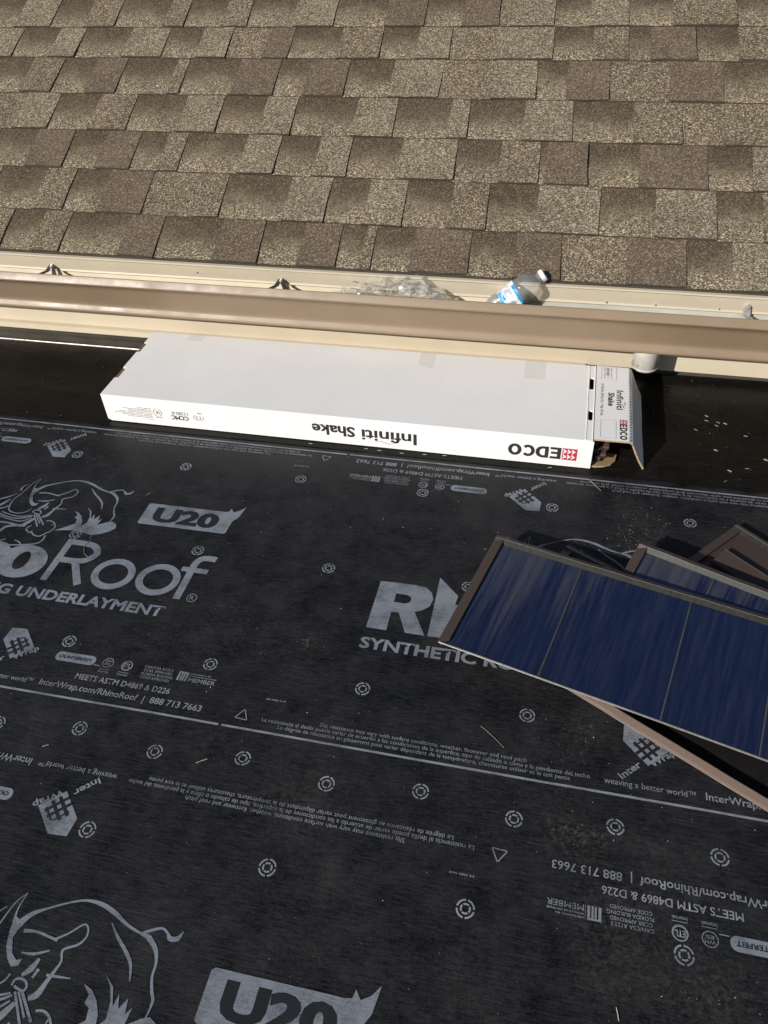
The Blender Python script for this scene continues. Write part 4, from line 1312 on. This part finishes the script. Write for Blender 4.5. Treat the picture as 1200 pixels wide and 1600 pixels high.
# ------------------------------------------------------------------ loose metal shake panels
def panel(label, corner, ang, L, W, z_far, z_near, ribs, near='hem', face_up=False, roll=0.0, extra_lip=None, far_lip=True, inside=None):
    t = thing('metal_shake', label, 'roof panel', (corner[0], corner[1], z_far), 'loose metal shakes')
    tilt = math.asin((z_far - z_near) / W)
    t.rotation_euler = (Matrix.Rotation(R(ang), 4, 'Z') @ Matrix.Rotation(tilt, 4, 'X') @ Matrix.Rotation(roll, 4, 'Y')).to_euler()
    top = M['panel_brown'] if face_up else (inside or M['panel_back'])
    # pan: gently oil-canned sheet
    nx, ny = 60, 10
    vs, fs, fm = [], [], []
    sd = corner[0] * 13.7
    for j in range(ny + 1):
        for i in range(nx + 1):
            x, y = L * i / nx, -W * j / ny
            z = 0.0009 * noise.noise(Vector((x * 9 + sd, y * 1.6, 1.0))) + 0.0006 * noise.noise(Vector((x * 24 + sd, y * 2.5, 4.0)))
            edge = min(1, min(-y, W + y, x) / 0.02 + 0.02)
            vs.append((x, y, z * edge))
    w = nx + 1
    for j in range(ny):
        for i in range(nx):
            fs.append((j * w + i, (j + 1) * w + i, (j + 1) * w + i + 1, j * w + i + 1)); fm.append(0)
    n0 = len(vs)
    vs += [(a, b_, c - 0.0012) for a, b_, c in vs]
    for f in list(fs):
        fs.append(tuple(n0 + k for k in f[::-1])); fm.append(1)
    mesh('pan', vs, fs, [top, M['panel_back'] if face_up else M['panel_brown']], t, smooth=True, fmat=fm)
    for rx in ribs:
        b = MB()
        b.strip([(-W + 0.006, 0.0), (-0.012, 0.0)], 0, 1)
        b = MB()
        b.add([(rx - 0.0016, -0.010, 0.0008), (rx, -0.010, 0.0020), (rx + 0.0016, -0.010, 0.0008), (rx - 0.0016 + 0.004, -W + 0.004, 0.0008), (rx + 0.004, -W + 0.004, 0.0018), (rx + 0.0016 + 0.004, -W + 0.004, 0.0008)],
              [(0, 3, 4, 1), (1, 4, 5, 2), (0, 1, 2), (3, 5, 4)])
        b.build('seam_rib', M['rib'], t)
    # folded flange at the left end
    b = MB()
    b.add([(-0.004, 0.004, 0.0010), (0.0165, 0.003, 0.0065), (0.0165, -W + 0.010, 0.0065), (-0.004, -W + 0.002, 0.0010), (-0.004, 0.004, -0.007), (0.0165, 0.003, 0.0028), (0.0165, -W + 0.010, 0.0028), (-0.004, -W + 0.002, -0.007)],
          [(0, 3, 2, 1), (1, 2, 6, 5), (0, 4, 7, 3), (0, 1, 5, 4), (2, 3, 7, 6), (4, 5, 6, 7)])
    b.build('end_flange', M['panel_brown'], t)
    if far_lip:
        b = MB()
        k = 40
        vs, fs, fm = [], [], []
        for i in range(k + 1):
            x = -0.002 + (L + 0.002) * i / k
            j = 0.0007 * noise.noise(Vector((x * 22 + sd, 7.7, 0)))
            vs += [(x, -0.010, 0.0004), (x, -0.0006 + j, 0.0070 + j), (x, 0.0004 + j, 0.0074 + j), (x, 0.0110 + j, 0.0040), (x, 0.0150 + j, -0.0015)]
        for i in range(k):
            for q in range(4):
                fs.append((i * 5 + q, (i + 1) * 5 + q, (i + 1) * 5 + q + 1, i * 5 + q + 1))
                fm.append((0, 1, 2, 2)[q])
        mesh('locking_lip', vs, fs, [M['lip_in'], M['panel_edge'], M['panel_flange'] if face_up else M['panel_brown']], t, fmat=fm)
    if near == 'hem':
        b = MB()
        b.tube([(-0.002, -W, 0.0002), (L * 0.3, -W + 0.0006, 0.0004), (L * 0.6, -W - 0.0004, 0.0002), (L, -W, 0.0002)], 0.0019, 8)
        b.build('near_hem', M['panel_edge'], t)
    elif near == 'flange':
        k = 30
        vs, fs, fm = [], [], []
        for i in range(k + 1):
            x = -0.002 + (L + 0.002) * i / k
            j = 0.0008 * noise.noise(Vector((x * 14 + sd, 2.7, 0)))
            vs += [(x, -W + 0.001, 0.0004), (x, -W + 0.0004 + j, 0.0170 + j), (x, -W - 0.0012 + j, 0.0175 + j), (x, -W - 0.0056 + j, 0.0040 + 1.5 * j), (x, -W - 0.0085 + j, 0.0018 + j), (x, -W - 0.0098 + j, -0.0006)]
        for i in range(k):
            for q in range(5):
                fs.append((i * 6 + q, (i + 1) * 6 + q, (i + 1) * 6 + q + 1, i * 6 + q + 1)[::-1])
                fm.append((0, 1, 2, 2, 2)[q])
        mesh('nailing_flange', vs, fs, [M['panel_brown'], M['panel_edge'], M['panel_flange']], t, fmat=fm)
    if extra_lip:
        y0, x0 = extra_lip
        k = 20
        vs, fs, fm = [], [], []
        for i in range(k + 1):
            x = x0 + (L - x0) * i / k
            vs += [(x, y0, 0.0005), (x, y0 - 0.0006, 0.0165), (x, y0 - 0.0022, 0.0170), (x, y0 - 0.045, 0.0100), (x, y0 - 0.046, 0.001)]
        for i in range(k):
            for q in range(4):
                fs.append((i * 5 + q, (i + 1) * 5 + q, (i + 1) * 5 + q + 1, i * 5 + q + 1)[::-1])
                fm.append((0, 1, 0, 0)[q])
        mesh('butt_lip', vs, fs, [M['panel_brown'], M['panel_edge']], t, fmat=fm)
    return t
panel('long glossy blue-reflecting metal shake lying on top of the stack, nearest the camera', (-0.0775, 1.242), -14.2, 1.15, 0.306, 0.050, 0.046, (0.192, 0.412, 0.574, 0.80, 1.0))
panel('brown-flanged metal shake sticking out low on the near side from under the top panel', (0.075, 1.2855), -28.6, 1.15, 0.309, 0.005, 0.005, (), near='flange', far_lip=True, inside=M['pan_shade'])
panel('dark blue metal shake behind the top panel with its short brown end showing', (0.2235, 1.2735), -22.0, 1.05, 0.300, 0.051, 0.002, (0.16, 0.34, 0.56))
panel('textured brown metal shake lying face up at the right edge of the photo', (0.436, 1.405), -41.0, 0.95, 0.300, 0.017, 0.014, (), near='hem', face_up=True, extra_lip=(-0.088, 0.035))

# ------------------------------------------------------------------ water bottle in the gutter
bt = thing('water_bottle', 'small clear plastic water bottle with blue and white label lying in the gutter', 'bottle', (-0.21, 1.968, 0.17))
ax0, ax1 = Vector((-0.180, 1.964, 0.207)), Vector((-0.050, 2.000, 0.306))
axd = (ax1 - ax0).normalized()
e1 = axd.cross(Vector((0, 1, 0))).normalized()
e2 = axd.cross(e1)
# e2 points mostly along -/+Y; keep the label front toward the camera
if e2.y > 0:
    e2, e1 = -e2, -e1
BF = 1.13
def BP(s, a, r_, squash=True):
    n_ = noise.noise(Vector((s * 30, math.cos(a) * 1.3, math.sin(a) * 1.3)))
    rr_ = r_ * BF
    if squash and 0.02 < s < 0.155:
        rr_ = r_ * BF * (1 + 0.17 * n_ + 0.10 * noise.noise(Vector((s * 75, math.cos(a) * 2.6, math.sin(a) * 2.6 + 4))))
    p = ax0 + axd * s * 0.86 + (e1 * math.cos(a) + e2 * math.sin(a)) * rr_
    return p - Vector(bt.location)
pf = [(0.0, 0.004), (0.0005, 0.022), (0.004, 0.029), (0.012, 0.0315), (0.020, 0.0305), (0.026, 0.0318), (0.034, 0.0305), (0.042, 0.0316), (0.060, 0.0318), (0.090, 0.0318), (0.104, 0.0312), (0.112, 0.0322), (0.120, 0.0316), (0.130, 0.0318), (0.142, 0.0300), (0.154, 0.0255), (0.164, 0.0190), (0.171, 0.0142), (0.176, 0.0128), (0.178, 0.0150), (0.1795, 0.0150), (0.181, 0.0125), (0.186, 0.0122)]
n = 36
vs, fs = [], []
for s, r_ in pf:
    for k in range(n):
        vs.append(BP(s, 2 * math.pi * k / n, r_))
for j in range(len(pf) - 1):
    for k in range(n):
        fs.append((j * n + k, j * n + (k + 1) % n, (j + 1) * n + (k + 1) % n, (j + 1) * n + k))
mesh('body', vs, fs, M['pet'], bt, smooth=True)
vs, fs = [], []
cp = [(0.1810, 0.0135), (0.1812, 0.0152), (0.1900, 0.0152), (0.1935, 0.0150), (0.1950, 0.0138), (0.1952, 0.0)]
n = 40
for i, (s, r_) in enumerate(cp):
    for k in range(n):
        kn = 0.0003 if (k % 2 and 1 <= i <= 3) else 0
        vs.append(BP(s, 2 * math.pi * k / n, r_ - kn, False))
for j in range(len(cp) - 1):
    for k in range(n):
        fs.append((j * n + k, j * n + (k + 1) % n, (j + 1) * n + (k + 1) % n, (j + 1) * n + k))
mesh('cap', vs, fs, M['cap'], bt)
def lab(name, s0, s1, a0, a1, mat, parent, lift=0.0004):
    na, ns = max(2, int(abs(a1 - a0) / 8)), max(2, int((s1 - s0) / 0.004))
    vs, fs = [], []
    for j in range(ns + 1):
        for k in range(na + 1):
            s = s0 + (s1 - s0) * j / ns
            r_ = 0.0318
            vs.append(BP(s, R(a0 + (a1 - a0) * k / na), r_ + lift))
    for j in range(ns):
        for k in range(na):
            fs.append((j * (na + 1) + k, j * (na + 1) + k + 1, (j + 1) * (na + 1) + k + 1, (j + 1) * (na + 1) + k))
    return mesh(name, vs, fs, mat, parent, smooth=True)
lb_ = lab('label', 0.044, 0.104, 0, 360, M['lab_white'], bt)
lab('label_band', 0.094, 0.1035, 20, 170, M['lab_cyan'], lb_, 0.0007)
lab('label_band', 0.0442, 0.062, 20, 62, M['lab_cyan'], lb_, 0.0007)
lab('label_band', 0.0442, 0.053, 62, 112, M['lab_cyan'], lb_, 0.0007)
lab('label_band', 0.082, 0.094, 128, 175, M['lab_cyan'], lb_, 0.0007)
for k in range(9):
    s = 0.066 + k * 0.0026
    lab('barcode_bar', s, s + (0.0012 if k % 3 else 0.0018), 28, 58, M['lab_grey'], lb_, 0.0007)
for k, (s, a) in enumerate(((0.055, 100), (0.059, 104), (0.063, 99), (0.067, 103), (0.052, 106), (0.061, 94))):
    lab('leaf_print', s, s + 0.005, a, a + 17, M['lab_green'], lb_, 0.0008)
lab('logo_block', 0.070, 0.088, 116, 140, M['lab_navy'], lb_, 0.0008)
lab('logo_letter', 0.075, 0.078, 121, 136, M['lab_white'], lb_, 0.0011)
lab('logo_letter', 0.081, 0.084, 121, 136, M['lab_white'], lb_, 0.0011)

# ------------------------------------------------------------------ crumpled clear film in the gutter
def film_piece(cx, cy, cz, wx, wz, seed, amp):
    nx, nz = 34, 14
    vs, fs = [], []
    for j in range(nz + 1):
        for i in range(nx + 1):
            u, v = i / nx - 0.5, j / nz - 0.5
            p = Vector((u * 5 + seed, v * 4, seed * 0.37))
            d1 = abs(noise.noise(p)) * 2 - 0.45
            d2 = abs(noise.noise(p * 2.3 + Vector((9, 3, 1)))) * 2 - 0.45
            d3 = noise.noise(p * 1.3 + Vector((2, 8, 4)))
            fall = 1 - 0.85 * (2 * abs(u)) ** 2.2
            x = cx + u * wx + 0.012 * d3
            y = cy + amp * (d1 + 0.45 * d2) - 0.02 * v
            z = cz + v * wz * fall + 0.4 * amp * d2 * fall
            y = min(y, 2.0005)
            vs.append((x, y, z))
    for j in range(nz):
        for i in range(nx):
            a = j * (nx + 1) + i
            fs += [(a, a + 1, a + nx + 2), (a, a + nx + 2, a + nx + 1)]
    return vs, fs
wr = thing('plastic_wrap', 'crumpled clear plastic wrap caught in the gutter left of the bottle', 'plastic wrap', (-0.45, 1.965, 0.22))
for a in ((-0.455, 1.968, 0.238, 0.30, 0.105, 1.7, 0.026), (-0.400, 1.955, 0.232, 0.20, 0.085, 6.1, 0.022), (-0.565, 1.970, 0.222, 0.17, 0.060, 3.9, 0.018)):
    vs, fs = film_piece(*a)
    mesh('film_fold', [(p[0] + 0.45, p[1] - 1.965, p[2] - 0.22) for p in vs], fs, M['film'], wr)

# ------------------------------------------------------------------ loose bits on the roof
def bit(name, label, cat, pts, rad, mat, zf, group=None):
    p0 = pts[0]
    b = MB()
    b.tube([(x - p0[0], y - p0[1], zf(x, y) + rad_(i, rad) + 0.0006) for i, (x, y) in enumerate(pts)], rad, 6)
    o = b.build(name, mat, None)
    o.location = (p0[0], p0[1], 0)
    return tag(o, label, cat, group)
def rad_(i, rad):
    return rad[i] if isinstance(rad, (list, tuple)) else rad
bit('wire_offcut', 'thin bent wire offcut lying near the printed slip warning text', 'wire', [(-0.0536, 0.8044), (-0.045, 0.7995), (-0.0333, 0.7904), (-0.020, 0.7800), (-0.0078, 0.7688)], 0.0005, M['straw'], z2)
bit('straw', 'curled pale fibre lying across the large thin letter R', 'straw', [(-1.010, 1.1411), (-1.006, 1.128), (-1.0063, 1.1157), (-1.009, 1.1065), (-1.0068, 1.0985), (-0.9985, 1.0831), (-0.9839, 1.074)], 0.0006, M['straw'], z2)
bit('grass_blade', 'dry grass blade lying below the open carton end', 'grass blade', [(0.1152, 1.5405), (0.130, 1.522), (0.1454, 1.5018)], [0.0009, 0.0012, 0.0006], M['straw'], z2)
bit('wood_splinter', 'short pale splinter near the lower right corner', 'splinter', [(0.186, 0.398), (0.188, 0.390), (0.1895, 0.382)], 0.0006, M['wood_bit'], z1)
bit('wood_splinter', 'small pale splinter below the printed edge line at left', 'splinter', [(-0.826, 0.611), (-0.817, 0.617)], 0.0006, M['wood_bit'], z2)
bit('wood_splinter', 'pale splinter between two nail targets beside the lap', 'splinter', [(-0.536, 0.634), (-0.528, 0.640), (-0.519, 0.645)], 0.0006, M['wood_bit'], z2)
bit('wood_splinter', 'tiny pale splinter left of the printed badge', 'splinter', [(-0.945, 1.300), (-0.940, 1.310)], 0.0006, M['wood_bit'], z2)

# fine crumbs of sawdust and grit, too many to count
vs, fs = [], []
rc = random.Random(21)
def crumb(x, y, z, s):
    b0 = len(vs)
    for k in range(4):
        vs.append((x + rc.uniform(-s, s), y + rc.uniform(-s, s), z + (s * 0.9 if k == 3 else 0.0)))
    fs.extend([(b0, b0 + 1, b0 + 3), (b0 + 1, b0 + 2, b0 + 3), (b0 + 2, b0, b0 + 3)])
for _ in range(900):
    x, y = rc.uniform(-1.5, 0.75), rc.uniform(0.2, 2.0)
    if -1.2 < x < 0.12 and y > 1.57:
        continue
    zf = z1 if y < LAP2 else (z2 if y < LAP3 else z3)
    crumb(x, y, zf(x, y) + 0.0003, rc.choice((0.0005, 0.0007, 0.0009, 0.0014)))
for cx, cy, s, cnt in ((0.24, 1.40, 0.035, 60), (0.22, 1.34, 0.025, 60), (0.12, 0.635, 0.035, 40), (0.12, 0.81, 0.03, 30), (0.43, 1.78, 0.10, 30), (0.36, 1.94, 0.07, 25), (0.29, 0.44, 0.05, 40), (0.05, 1.36, 0.07, 40), (-0.42, 0.93, 0.008, 25)):
    for _ in range(cnt):
        x, y = rc.gauss(cx, s), rc.gauss(cy, s)
        zf = z1 if y < LAP2 else (z2 if y < LAP3 else z3)
        crumb(x, y, zf(x, y) + 0.0003, rc.choice((0.0005, 0.0008, 0.0011)))
gr = mesh('grit', vs, fs, M['wood_bit'])
gr['kind'] = 'stuff'
gr['label'] = 'fine pale sawdust and grit scattered over the black underlayment'
gr['category'] = 'grit'
